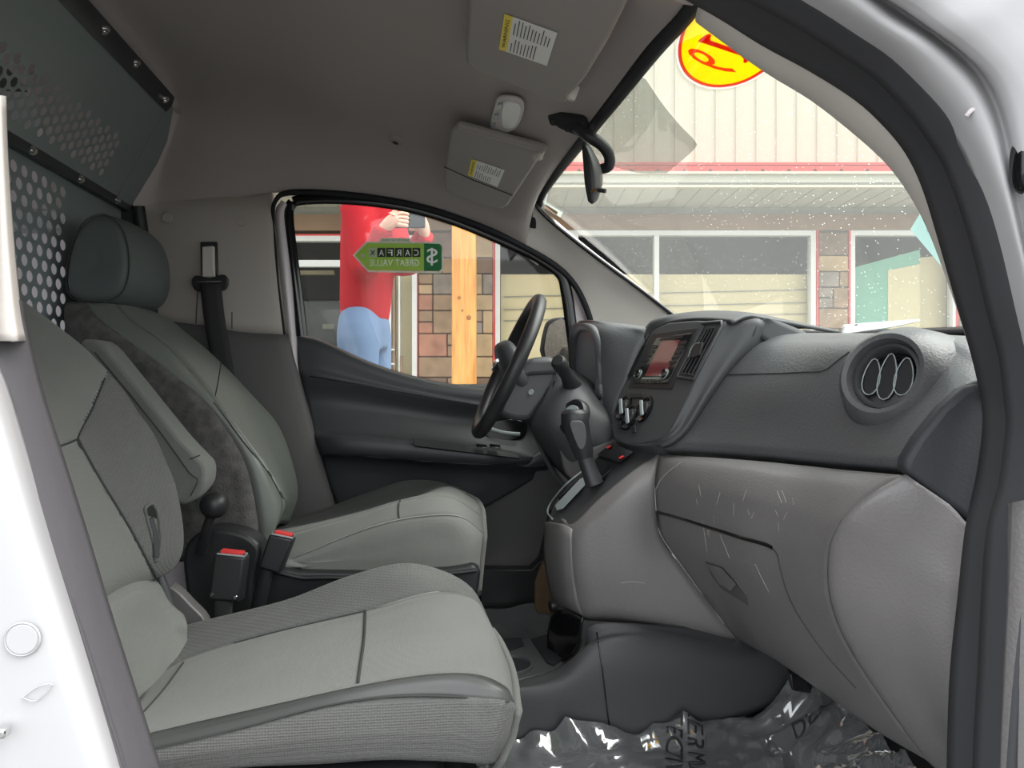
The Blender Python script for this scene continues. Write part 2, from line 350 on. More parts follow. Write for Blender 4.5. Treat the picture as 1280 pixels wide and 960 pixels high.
# ---- door opening, front half: seal and painted frame
sin = [(700, -120, .70), (800, -60, .70), (910, 0, .69), (974, 40, .69), (1036, 74, .685), (1093, 111, .68), (1129, 144, .675), (1158, 180, .675), (1179, 223, .67), (1197, 280, .67), (1224, 375, .665), (1243, 440, .66), (1256, 500, .66), (1258, 540, .655), (1250, 600, .655), (1236, 668, .65), (1226, 760, .65), (1217, 852, .645), (1213, 956, .645), (1212, 1050, .645)]
sout = [(790, -120, .62), (890, -55, .62), (1000, 2, .62), (1071, 47, .62), (1118, 79, .615), (1160, 122, .61), (1186, 156, .61), (1208, 190, .61), (1228, 240, .605), (1247, 300, .60), (1266, 380, .60), (1282, 440, .60), (1290, 500, .60), (1292, 540, .60), (1283, 610, .60), (1268, 668, .60), (1261, 750, .60), (1256, 850, .60), (1250, 956, .60), (1249, 1050, .60)]
def lerp_rows(a, b, t, dy): return [P(*p).lerp(P(*q), t)+Vector((0, dy, 0)) for p, q in zip(a, b)]
ds = S('trim_4', [lerp_rows(sin, sout, -.06, .03), lerp_rows(sin, sout, 0.04, -.005), lerp_rows(sin, sout, .25, -.022), lerp_rows(sin, sout, .44, -.012), lerp_rows(sin, sout, .50, .004), lerp_rows(sin, sout, .57, -.012), lerp_rows(sin, sout, .78, -.022), lerp_rows(sin, sout, .97, -.004), lerp_rows(sin, sout, 1.05, .03)], M['rubber'], nu=3, nv=4, thick=0.004)
struct(ds, 'black rubber door seal curving round the front of the door opening', 'door seal')
f1 = sout[:13]
offs = [(0, 0), (0, 0)]
def frame_row(pts): return [P(*q) for q in pts]
fr_rows = [
    frame_row([(770, -120, .625), (880, -55, .625), (992, 2, .625), (1064, 47, .625), (1112, 79, .62), (1154, 122, .615), (1180, 156, .615), (1202, 190, .61), (1222, 240, .61), (1241, 300, .605), (1260, 380, .605), (1278, 450, .605), (1286, 520, .605), (1286, 640, .605)]),
    frame_row([(830, -122, .59), (930, -62, .59), (1030, -2, .59), (1084, 34, .59), (1126, 62, .585), (1166, 100, .585), (1200, 140, .585), (1226, 182, .58), (1246, 240, .58), (1262, 300, .58), (1281, 380, .58), (1296, 450, .58), (1304, 520, .58), (1304, 640, .58)]),
    frame_row([(880, -130, .575), (980, -68, .575), (1068, -8, .575), (1110, 24, .575), (1152, 50, .57), (1186, 78, .57), (1216, 112, .57), (1240, 160, .57), (1258, 230, .57), (1274, 300, .57), (1294, 380, .57), (1310, 450, .57), (1318, 520, .57), (1318, 640, .57)]),
    frame_row([(900, -134, .60), (1000, -74, .60), (1086, -14, .60), (1128, 14, .60), (1166, 40, .595), (1200, 66, .59), (1230, 100, .585), (1252, 150, .58), (1268, 225, .575), (1284, 300, .575), (1304, 380, .575), (1320, 450, .575), (1328, 520, .575), (1328, 640, .575)]),
    frame_row([(925, -140, .555), (1030, -80, .555), (1110, -16, .555), (1150, 10, .555), (1186, 36, .55), (1220, 62, .55), (1252, 96, .55), (1274, 144, .55), (1290, 220, .55), (1304, 300, .55), (1324, 380, .55), (1340, 450, .55), (1348, 520, .55), (1348, 640, .55)]),
    frame_row([(1060, -230, .53), (1160, -160, .53), (1220, -90, .53), (1270, -60, .53), (1300, -30, .53), (1330, 0, .53), (1350, 50, .53), (1380, 100, .53), (1400, 200, .53), (1410, 300, .53), (1430, 380, .53), (1440, 450, .53), (1440, 520, .53), (1440, 640, .53)])]
bf = S('wall_right', fr_rows, M['white'], nu=4, nv=4, thick=0.004); struct(bf, 'glossy white painted frame round the front door opening', 'door frame')
tube('clip', [(1208, 145, .578), (1214, 138, .575), (1219, 136, .575)], 0.0022, M['pinkwhite'], bf, n=3, seg=6)
# black hinge cover at the right edge
hc = ellipsoid('hinge_cover', P(1284, 205, .56), (.012, .012, .026), M['gloss'], None, power=2.6); struct(hc, 'small black hinge cover on the white door frame', 'hinge')
# ---- near B pillar: ribbed rubber edging and painted sill, left of the frame
rl = [(-30, 380, .66), (-14, 440, .66), (3, 480, .655), (22, 540, .65), (60, 668, .645), (100, 790, .64), (145, 930, .635), (160, 980, .635), (190, 1070, .635)]
rr_ = [(10, 370, .68), (24, 440, .68), (38, 498, .675), (56, 556, .67), (92, 668, .665), (128, 790, .66), (171, 925, .655), (187, 975, .655), (217, 1070, .655)]
rb = S('trim_5', [lerp_rows(rl, rr_, -.08, .02), lerp_rows(rl, rr_, 0, -.004), lerp_rows(rl, rr_, .3, -.014), lerp_rows(rl, rr_, .75, -.010), lerp_rows(rl, rr_, .97, .002), lerp_rows(rl, rr_, .86, .03)], M['rubber2'], nu=3, nv=5, thick=0.004)
struct(rb, 'grey ribbed rubber edging along the rear edge of the door opening', 'door seal')
up_ = S('trim_6', [[(-40, 120, .69), (-40, 200, .685), (-38, 300, .68), (-36, 380, .67), (-34, 426, .665)], [(-4, 120, .66), (-2, 200, .66), (2, 300, .655), (8, 380, .65), (14, 426, .648)], [(4, 120, .68), (7, 200, .68), (13, 300, .675), (20, 380, .668), (27, 426, .665)], [(8, 120, .74), (11, 200, .74), (18, 300, .73), (26, 380, .72), (34, 426, .71)]], M['trim'], nu=3, nv=4, thick=0.006)
struct(up_, 'pale trim strip on the near pillar behind the seats', 'pillar trim')
wl = [[P(x-260, y, .60) for x, y, _ in rl], [P(x-70, y+6, .60) for x, y, _ in rl], [P(x-26, y+3, .605) for x, y, _ in rl], [P(x-8, y, .62) for x, y, _ in rl], [P(x+6, y, .65) for x, y, _ in rl]]
wp = S('wall_left', wl, M['white'], nu=4, nv=4, thick=0.004); struct(wp, 'white painted sill and pillar beside the near seat', 'body panel')
lathe('plug', [(0.0, .0012), (.0112, .0012), (.0120, .0002), (.0128, .0012), (.0136, .0)], P(28, 799, .5985), Vector((0, -1, 0)), M['white'], wp, seg=28)
tube('embossed_mark', [(28, 872, .598), (45, 876, .598), (66, 856, .598), (48, 858, .598), (28, 872, .598)], 0.0005, M['white'], wp, n=3, seg=6)
box('striker', P(0, 915, .59), (.012, .01, .008), M['chrome'], wp, .002)
# ---- open passenger door at the right edge
def dcol(x0, py, z): return [P(x0-6, py, .605), P(x0, py-2, .592), V(.575, .545, z), V(.60, .50, z)]
pd = S('door_2', [dcol(1266, 630, -.09), dcol(1262, 740, -.17), dcol(1256, 860, -.25), dcol(1251, 1000, -.35), dcol(1251, 1300, -.55)], M['grey'], nu=4, nv=4, thick=0.01, bc=(1,))
struct(pd, 'pale grey inner edge of the open near door', 'door')
# ---- driver-side B pillar panel
bp = S('wall_back', [[(150, 236, 2.10), (185, 236, 2.085), (240, 236, 2.08), (300, 236, 2.08), (334, 240, 2.085), (342, 244, 2.10)],
                     [(150, 262, 2.06), (185, 261, 2.045), (240, 260, 2.035), (300, 262, 2.035), (338, 266, 2.045), (345, 270, 2.08)],
                     [(150, 310, 2.06), (185, 310, 2.045), (240, 310, 2.035), (300, 312, 2.035), (342, 315, 2.045), (350, 318, 2.08)],
                     [(150, 360, 2.06), (185, 360, 2.045), (240, 360, 2.035), (300, 362, 2.035), (347, 365, 2.045), (355, 366, 2.08)],
                     [(150, 398, 2.06), (185, 399, 2.045), (240, 405, 2.035), (300, 415, 2.035), (352, 418, 2.045), (360, 419, 2.08)]], M['pillar'], nu=4, nv=4, thick=0.02)
struct(bp, 'beige plastic pillar panel behind the far seat', 'pillar panel')
bl = S('lower_panel', [[(150, 398, 2.05), (185, 399, 2.035), (240, 405, 2.025), (300, 415, 2.025), (353, 418, 2.035), (362, 419, 2.08)],
                       [(150, 480, 2.05), (185, 480, 2.035), (240, 480, 2.02), (300, 480, 2.02), (368, 480, 2.035), (378, 480, 2.08)],
                       [(150, 560, 2.05), (185, 560, 2.035), (250, 560, 2.02), (320, 560, 2.02), (390, 560, 2.035), (400, 560, 2.08)],
                       [(150, 680, 2.05), (185, 680, 2.035), (250, 680, 2.02), (340, 680, 2.02), (425, 680, 2.035), (432, 680, 2.08)]], M['kick'], bp, nu=4, nv=4, thick=0.02)
for px, py in ((209, 272), (302, 277)):
    lathe('cap', [(0, .003), (.0125, .003), (.014, .0015), (.0145, -.002)], P(px, py, 2.034), Vector((0, -1, 0)), M['pillar'], bp, seg=24)
for a in ([(247, 365), (245, 405)], [(290, 390), (290, 411)]): seam(bp, a, 0.0015, M['seamdark'], bp)
rb_rod = tube('trim_7', [(172, 258, 2.0), (178, 300, 2.01), (190, 400, 2.01), (200, 470, 2.01)], 0.018, M['black'], n=3); struct(rb_rod, 'dark strip beside the beige pillar panel', 'trim')
# ---- driver door
dr = thing('door_1', 'dark grey moulded far door panel with armrest under the side window', 'door', V(0, 2.12, -.62), kind='structure')
prow = [
    [(363, 418, 2.115), (400, 424, 2.11), (450, 447, 2.105), (500, 465, 2.105), (560, 479, 2.105), (620, 486, 2.105), (700, 490, 2.11), (760, 492, 2.11)],
    [(363, 421, 2.085), (400, 430, 2.075), (450, 453, 2.07), (500, 471, 2.07), (560, 486, 2.07), (620, 493, 2.07), (700, 498, 2.07), (760, 500, 2.08)],
    [(370, 452, 2.08), (400, 460, 2.07), (450, 474, 2.07), (500, 486, 2.07), (560, 497, 2.07), (620, 505, 2.07), (700, 512, 2.07), (760, 514, 2.08)],
    [(375, 468, 2.075), (405, 473, 2.065), (450, 480, 2.065), (500, 490, 2.065), (560, 501, 2.065), (620, 510, 2.065), (700, 518, 2.065), (760, 520, 2.08)],
    [(382, 500, 2.095), (410, 503, 2.09), (450, 508, 2.09), (500, 515, 2.09), (560, 524, 2.09), (620, 530, 2.09), (700, 540, 2.09), (760, 540, 2.10)],
    [(390, 537, 2.07), (415, 538, 2.055), (450, 540, 2.05), (510, 546, 2.05), (560, 552, 2.05), (620, 560, 2.05), (680, 570, 2.06), (740, 572, 2.08)],
    [(393, 545, 2.045), (418, 546, 2.015), (450, 547, 2.005), (512, 552, 2.0), (560, 558, 2.0), (620, 566, 2.0), (655, 571, 2.04), (720, 576, 2.08)],
    [(399, 566, 2.045), (424, 567, 2.015), (455, 569, 2.005), (518, 574, 2.0), (560, 577, 2.0), (620, 580, 2.0), (652, 579, 2.04), (700, 580, 2.09)],
    [(403, 580, 2.09), (428, 581, 2.08), (460, 583, 2.075), (520, 587, 2.07), (560, 590, 2.07), (620, 592, 2.07), (650, 590, 2.08), (680, 588, 2.1)],
    [(424, 640, 2.10), (440, 640, 2.09), (470, 640, 2.085), (520, 635, 2.085), (560, 628, 2.085), (600, 616, 2.085), (640, 600, 2.09), (668, 588, 2.11)],
    [(440, 700, 2.10), (460, 700, 2.095), (490, 690, 2.095), (530, 670, 2.095), (570, 652, 2.095), (610, 632, 2.095), (648, 610, 2.10), (672, 596, 2.12)]]
dpan = S('door_panel', prow, M['door'], dr, nu=4, nv=4, thick=0.03)
seam(dpan, [(375, 468), (450, 481), (520, 493), (600, 507)], 0.0012, M['gloss'], dr)
seam(dpan, [(399, 567), (455, 570), (525, 576), (600, 580), (645, 580)], 0.0012, M['gloss'], dr)
swp = prism('switch_panel', [P(516, 548, 1.995)+Vector((0, -.002, .002)), P(575, 556, 1.995), P(645, 566, 1.998), P(650, 573, 1.99), P(560, 562, 1.985), P(518, 557, 1.985)], Vector((0, .004, -.004)), M['black'], dr, .001)
for a in (595, 612): prism('window_switch', [P(a, 557.5, 1.985), P(a+13, 559, 1.985), P(a+14, 563, 1.975), P(a+1, 561.5, 1.975)], Vector((0, .0, .007)), M['gloss'], dr, .001)
# recessed inside handle bowl
hb = [P(x, y, 2.083) for x, y in ((604, 534), (615, 526), (640, 523), (656, 528), (658, 540), (648, 549), (625, 551), (608, 546))]
prism('handle_bowl', cr(hb, 4, closed=True), Vector((0, -.012, 0)), M['gloss'], dr, .004)
tube('door_handle', [(612, 536, 2.06), (630, 541, 2.055), (650, 543, 2.055)], 0.006, M['silver'], dr, n=4, flat=(UP, .5))
# pinkish painted door edge and black window seals
S('painted_edge', [[(352, 250, 2.06), (344, 264, 2.06), (346, 300, 2.06), (351, 360, 2.06), (358, 416, 2.065), (368, 468, 2.075), (387, 540, 2.08), (408, 612, 2.08), (420, 650, 2.08)],
                   [(356, 253, 2.045), (350, 266, 2.04), (352, 300, 2.04), (358, 360, 2.04), (364, 416, 2.05), (371, 468, 2.06), (389.5, 540, 2.065), (410.5, 612, 2.065), (422.5, 650, 2.065)],
                   [(360, 257, 2.06), (357, 268, 2.06), (360, 300, 2.06), (366, 360, 2.06), (371, 416, 2.07), (374, 468, 2.075), (392, 540, 2.08), (413, 612, 2.08), (425, 650, 2.08)]], M['pinkwhite'], dr, nu=3, nv=4, thick=.004)
tube('window_seal', [(376, 420, 2.075), (370, 370, 2.07), (363, 310, 2.065), (360, 272, 2.06), (363, 257, 2.06), (376, 250, 2.06), (430, 249, 2.06), (500, 257, 2.06), (560, 273, 2.06), (620, 297, 2.06), (670, 321, 2.065), (700, 342, 2.07), (708, 365, 2.075), (713, 400, 2.08), (718, 440, 2.085), (722, 480, 2.09)], [.020, .020, .018, .016, .015, .015, .015, .015, .015, .015, .015, .016, .018, .018, .018, .018], M['gloss'], dr, n=5, flat=(Vector((1, 0, .6)).normalized(), .5))
tube('outer_seal', [(356, 420, 2.05), (348, 360, 2.05), (344, 310, 2.05), (341, 275, 2.05), (344, 252, 2.05), (362, 241, 2.05), (430, 243, 2.05), (520, 257, 2.05), (600, 283, 2.05), (655, 309, 2.055), (694, 332, 2.06), (718, 356, 2.07), (734, 388, 2.08), (744, 425, 2.085), (750, 470, 2.09)], [.004, .004, .004, .005, .006, .008, .009, .009, .009, .009, .009, .009, .009, .009, .009], M['matte'], dr, n=5)
tube('outer_seal_lower', [(356, 418, 2.06), (372, 480, 2.06), (390, 560, 2.06), (414, 645, 2.06)], .006, M['rubber'], dr, n=4)
S('painted_corner', [[(704, 345, 2.10), (713, 385, 2.105), (722, 440, 2.11), (730, 490, 2.11)], [(738, 350, 2.10), (745, 390, 2.105), (752, 440, 2.11), (758, 490, 2.11)]], M['pinkwhite'], dr, thick=.02)
# side glass
gpl = plane(P(375, 415, 2.12), P(600, 484, 2.125), P(440, 250, 2.075))
gp = [PL(x, y, gpl) for x, y in ((352, 246), (430, 244), (510, 254), (600, 282), (670, 314), (706, 342), (716, 400), (726, 500), (600, 500), (500, 480), (420, 445), (366, 425))]
gl = prism('window_2', gp, gpl[1]*.003, M['glass']); struct(gl, 'side window glass of the far door', 'window')
# door skin outside and quarter, so the far side is closed
boxx('outer_skin', V(-.52, 2.17, -.75), V(.75, 2.19, .0), M['white'], dr)
kk = S('wall_kick', [[(560, 600, 2.125), (640, 580, 2.125), (690, 540, 2.12), (760, 500, 2.11), (840, 480, 2.11)], [(560, 690, 2.115), (620, 680, 2.105), (670, 660, 2.10), (720, 640, 2.10), (840, 620, 2.10)], [(560, 712, 2.10), (620, 713, 2.08), (664, 712, 2.08), (720, 712, 2.08), (840, 700, 2.08)], [(560, 790, 2.10), (620, 790, 2.08), (664, 790, 2.08), (720, 790, 2.08), (840, 790, 2.08)]], M['kick'], thick=.02)
struct(kk, 'grey kick panel in the far footwell', 'kick panel')
sl = prism('sill_trim', [P(600, 712, 2.02), P(664, 712, 2.02), P(676, 700, 2.02), P(690, 640, 2.02), P(700, 640, 2.02), P(700, 790, 2.02), P(600, 790, 2.02)], Vector((0, .05, 0)), M['black'], kk, .004)
# ---- cargo body behind the partition, near side left partly open to admit light
cg = thing('cargo_body', 'pale empty cargo bay glimpsed through the partition holes', 'cargo bay', V(-1.9, 1.4, -.66), kind='structure')
boxx('side_panel', V(-2.9, 2.13, -.7), V(-.52, 2.17, .75), M['pinkwhite'], cg)
boxx('side_panel', V(-2.9, .60, -.7), V(-2.1, .64, .75), M['pinkwhite'], cg)
boxx('side_panel', V(-1.15, .60, -.7), V(-.80, .64, .75), M['pinkwhite'], cg)
boxx('roof_panel', V(-2.9, .62, .78), V(-.8, 2.16, .80), M['kick'], cg)
boxx('rear_door', V(-2.92, .62, -.7), V(-2.88, 2.16, .02), M['pinkwhite'], cg)
boxx('rear_header', V(-2.92, .62, .45), V(-2.88, 2.16, .76), M['pinkwhite'], cg)
for z in (-.35, .0, .42): boxx('body_rib', V(-2.88, 2.08, z), V(-.9, 2.135, z+.06), M['white'], cg, .008)
for x in (-2.4, -1.9, -1.4): boxx('body_post', V(x, 2.07, -.68), V(x+.09, 2.135, .74), M['white'], cg, .008)

# ---- near outer body: pillar skin, rail above the door opening, front wing, open door slab
os_ = thing('outer_body', 'white outer body side of the van behind the near seat', 'body panel', V(-.9, .60, -.75), kind='structure')
prism('pillar_skin', [V(-1.15, .60, -.75), V(-.60, .60, -.75), V(-.60, .60, .04), V(-.375, .60, .04), V(-.365, .61, .30), V(-.37, .64, .50), V(-.37, .645, .60), V(-1.15, .61, .62)], Vector((0, .03, 0)), M['white'], os_, .004)
S('door_rail', [[V(-.40, .60, .58), V(-.1, .60, .58), V(.15, .60, .55), V(.28, .60, .50)], [V(-.40, .62, .52), V(-.1, .62, .535), V(.15, .63, .52), V(.28, .64, .47)], [V(-.40, .74, .49), V(-.1, .74, .51), V(.15, .74, .49), V(.28, .74, .44)]], M['white'], os_, thick=.006)
tube('rail_seal', [V(-.36, .655, .42), V(-.33, .66, .49), V(-.1, .665, .525), V(.05, .67, .52), V(.13, .68, .51)], .016, M['rubber'], os_, n=4)
prism('front_wing', [V(.68, .60, -.75), V(.68, .60, .05), V(.95, .62, .03), V(1.3, .68, -.10), V(1.45, .78, -.4), V(1.45, .78, -.75)], Vector((0, .02, 0)), M['white'], os_, .01)
pdoor = S('door_slab', [[V(.60, .50, .06), V(.68, .2, .08), V(.76, -.1, .09), V(.83, -.42, .08)], [V(.585, .50, -.12), V(.655, .2, -.12), V(.735, -.1, -.12), V(.81, -.42, -.12)], [V(.595, .50, -.32), V(.675, .2, -.32), V(.755, -.1, -.32), V(.82, -.42, -.32)], [V(.60, .50, -.66), V(.68, .2, -.66), V(.76, -.1, -.66), V(.83, -.42, -.66)]], M['grey'], pd, thick=.05)
tube('door_window_frame', [V(.60, .50, .06), V(.57, .42, .25), V(.56, .30, .45), V(.66, .0, .55), V(.78, -.38, .50), V(.83, -.42, .08)], .018, M['white'], pd, n=4)
# ================================================================== SEATS
# ---- near (passenger) seat
ps = thing('passenger_seat', 'grey fabric seat nearest the open door, cushion in the foreground', 'seat', V(-.15, 1.06, -.665))
prof = [(-.50, -.285), (-.465, -.316), (-.435, -.318), (-.416, -.29), (-.413, -.247), (-.424, -.178), (-.440, -.133), (-.461, -.085), (-.487, -.045), (-.517, 0), (-.559, .049), (-.594, .081), (-.64, .118), (-.70, .17), (-.74, .23), (-.80, .27)]
cols = [(.83, -.14), (.815, -.06), (.835, -.012), (.865, .002), (.92, -.022), (1.0, -.036), (1.07, -.040), (1.14, -.034), (1.20, -.016), (1.245, .0), (1.275, -.006), (1.29, -.06), (1.27, -.14)]
rows = []
for i, (x, z) in enumerate(prof):
    sh = 1.0 if i < 13 else (0.93, .82, .62)[i-13]
    rows.append([V(max(x+dx*(1 if i > 1 else .6), -.775), 1.055+(y-1.055)*sh, z) for y, dx in cols])
def topx(p):
    d = p-CAM; f_ = d.dot(FW); return 640+d.dot(RT)/f_*F, 480-d.z/f_*F
def side_of(poly, x, y):                                            # horizontal offset from a polyline running down the picture
    for (x0, y0), (x1, y1) in zip(poly, poly[1:]):
        if y0 <= y <= y1: return x-(x0+(x1-x0)*(y-y0)/(y1-y0))
    return x-(poly[0][0] if y < poly[0][1] else poly[-1][0])
def split(o, fn, specs, parent):
    me = o.data; out = {}
    groups = {k: [] for k in specs}
    for f in me.polygons: groups[fn(f.center)].append(tuple(f.vertices))
    co = [v.co.copy() for v in me.vertices]
    for k, fs in groups.items():
        idx = {}; vs = []; nf = []
        for f in fs:
            r_ = []
            for v in f:
                if v not in idx: idx[v] = len(vs); vs.append(co[v])
                r_.append(idx[v])
            nf.append(r_)
        m2 = bpy.data.meshes.new(specs[k][0]); m2.from_pydata(vs, [], nf); m2.update(); m2.polygons.foreach_set('use_smooth', [True]*len(m2.polygons))
        q = link(specs[k][0], m2, specs[k][1], parent); md = q.modifiers.new('solid', 'SOLIDIFY'); md.thickness = .01; md.offset = -1; out[k] = q
    bpy.data.objects.remove(o); return out
b = bands(ps, rows, [('backrest_side', M['mesh'], 0, 15, 0, 2), ('backrest', M['fabric'], 0, 15, 2, 12)], nu=10, nv=8, thick=.01)
SEAM = [(150, 430), (131, 473), (97, 549), (106, 566), (130, 608), (162, 660), (187, 707), (210, 750)]
def which(c):
    x, y = topx(c)
    if c.y < .90: return 'near'
    if side_of(SEAM, x, y) > 0: return 'far'
    return 'up' if y < 561-(x-61)*.333 else 'in'
allb = b[1]; allb_mesh = allb.data
pb = split(allb, which, {'near': ('backrest_bolster', M['mesh']), 'far': ('backrest_bolster', M['mesh']), 'up': ('shoulder_panel', M['fabric']), 'in': ('backrest', M['fabric'])}, ps)
pbk, pbf, pbu = pb['in'], pb['far'], pb['up']
pball = bpy.data.objects.new('tmp_all', allb_mesh); pbk_seam = pball
seam(pball, [(131, 473), (115, 512), (97, 549), (106, 566)], .0014, M['seamdark'], ps)
seam(pball, [(50, 565), (80, 556), (97, 549)], .0014, M['seamdark'], ps)
seam(pball, [(97, 549), (106, 566), (130, 608), (162, 660), (187, 707), (203, 737)], .0020, M['seamdark'], ps)
# bolster slot for the belt, with a dark bar inside
sl_pts = [hit(pball, x, y, .001) for x, y in ((181, 640), (184, 632), (190, 630), (196, 640), (200, 665), (199, 690), (194, 700), (190, 672))]
if all(sl_pts):
    prism('belt_slot', cr(sl_pts, 3, closed=True), Vector((-.003, .001, 0)), M['black'], ps)
    tube('slot_rim', sl_pts, .003, M['mesh'], ps, n=4, seg=8, closed=True)
    tube('slot_bar', [hit(pball, 186, 648, .001), hit(pball, 192, 670, .001), hit(pball, 194, 695, .001)], .006, M['dash_smooth'], ps, n=4)
bpy.data.objects.remove(pball)
# lower flap between backrest and cushion
flap = S('lower_flap', [[(100, 772, 1.04), (140, 738, 1.12), (178, 718, 1.20), (198, 728, 1.245), (212, 752, 1.25), (230, 768, 1.26)],
                        [(100, 800, 1.0), (140, 765, 1.08), (178, 745, 1.16), (200, 757, 1.21), (214, 776, 1.225), (234, 781, 1.24)],
                        [(104, 850, 1.0), (146, 812, 1.08), (183, 788, 1.16), (205, 790, 1.20), (220, 798, 1.22), (234, 800, 1.235)],
                        [(110, 905, 1.0), (150, 888, 1.08), (195, 860, 1.14), (212, 842, 1.18), (225, 830, 1.20), (236, 820, 1.22)],
                        [(120, 960, 1.0), (172, 912, 1.06), (200, 882, 1.13), (218, 856, 1.17), (230, 838, 1.19), (240, 830, 1.21)]], M['fabric'], ps, thick=.02)
# cushion: columns run rear to front, rows run near side to far side
rows = [
    [(60, 1010, .86), (175, 975, .86), (300, 960, .86), (400, 955, .86), (480, 950, .86), (560, 952, .86), (610, 955, .865), (622, 950, .92)],
    [(70, 985, .845), (180, 955, .845), (300, 935, .845), (400, 922, .845), (480, 916, .845), (560, 915, .845), (628, 925, .85), (634, 922, .92)],
    [(80, 962, .845), (180, 938, .845), (299, 910, .845), (402, 883, .845), (481, 871, .845), (560, 870, .845), (637, 876, .845), (644, 886, .92)],
    [(85, 950, .855), (180, 926, .86), (310, 895, .86), (420, 866, .86), (500, 850, .86), (580, 845, .86), (632, 862, .855), (643, 878, .92)],
    [(88, 945, .89), (180, 918, .895), (318, 886, .895), (449, 857, .90), (536, 843, .90), (596, 843, .90), (632, 858, .90), (642, 875, .93)],
    [(130, 915, .98), (208, 878, 1.0), (330, 850, .98), (451, 820, .985), (535, 800, .99), (592, 805, .99), (625, 825, 1.0), (642, 872, 1.0)],
    [(170, 880, 1.08), (230, 845, 1.09), (345, 812, 1.10), (454, 788, 1.10), (536, 766, 1.10), (590, 770, 1.10), (618, 792, 1.10), (640, 850, 1.10)],
    [(185, 850, 1.17), (238, 821, 1.19), (350, 788, 1.20), (457, 764, 1.20), (538, 741, 1.20), (586, 745, 1.20), (607, 768, 1.19), (634, 826, 1.18)],
    [(190, 820, 1.235), (236, 795, 1.245), (354, 762, 1.255), (433, 732, 1.26), (500, 714, 1.26), (555, 722, 1.26), (596, 748, 1.25), (622, 800, 1.25)],
    [(190, 800, 1.265), (233, 784, 1.28), (354, 755, 1.285), (433, 727, 1.285), (500, 711, 1.285), (545, 716, 1.285), (588, 738, 1.285), (612, 785, 1.28)],
    [(190, 860, 1.29), (233, 850, 1.30), (354, 830, 1.30), (433, 810, 1.30), (500, 800, 1.30), (545, 800, 1.30), (585, 805, 1.30), (600, 830, 1.29)]]
cb = bands(ps, rows, [('cushion_side', M['mesh'], 0, 2, 0, 7), ('cushion_bolster', M['vinyl_dark'], 2, 4, 0, 7), ('seat_cushion', M['fabric'], 4, 7, 0, 7), ('cushion_bolster', M['mesh'], 7, 10, 0, 7)], nu=5, nv=5, thick=.01, br=(2,))
cush = cb[2]
sel = [5, 6, 7, 8, 9]
front_rows = [[conv(rows[2][7])]+[conv(rows[k][7]) for k in sel], [conv(rows[1][7])]+[conv(rows[k][7])+Vector((-.006, 0, -.05)) for k in sel], [conv(rows[0][7])]+[conv(rows[k][7])+Vector((-.035, 0, -.10)) for k in sel]]
S('cushion_front', front_rows, M['fabric'], ps, nu=4, nv=5, thick=.01)
seam(cush, [(457, 764), (455, 800), (450, 835), (447, 858)], .0022, M['seamdark'], ps)
seam(cush, [(234, 820), (350, 789), (457, 764)], .0014, M['seamdark'], ps)
seam(cb[3], [(457, 764), (538, 741), (586, 744)], .0010, M['seamlight'], ps)
seam(cush, [(168, 903), (205, 862), (234, 822)], .0016, M['seamdark'], ps)
tube('piping', [conv(q)+Vector((0, -.001, 0)) for q in rows[2][:7]], .0016, M['seamdark'], ps, n=5, seg=6)
boxx('seat_base', V(-.42, .88, -.66), V(.02, 1.26, -.47), M['black'], ps, .02)
prism('recliner_cover', [P(183, 722, 1.27), P(196, 708, 1.27), P(208, 735, 1.27), P(217, 765, 1.27), P(228, 790, 1.27), P(205, 800, 1.27), P(180, 780, 1.27)], Vector((0, .02, 0)), M['dash_smooth'], ps, .006)
prism('bracket_cover', cr([P(208, 736, 1.31), P(220, 738, 1.31), P(238, 756, 1.31), P(256, 776, 1.31), P(258, 800, 1.31), P(225, 800, 1.31), P(215, 775, 1.31)], 3, closed=True), Vector((0, .03, 0)), M['grey'], ps, .008)
phr = ellipsoid('headrest', V(-.715, 1.055, .39), (.055, .13, .10), M['headrest'], ps, power=2.8)
for y in (1.0, 1.11): tube('headrest_post', [V(-.74, y, .20), V(-.72, y, .33)], .006, M['chrome'], ps, n=0)
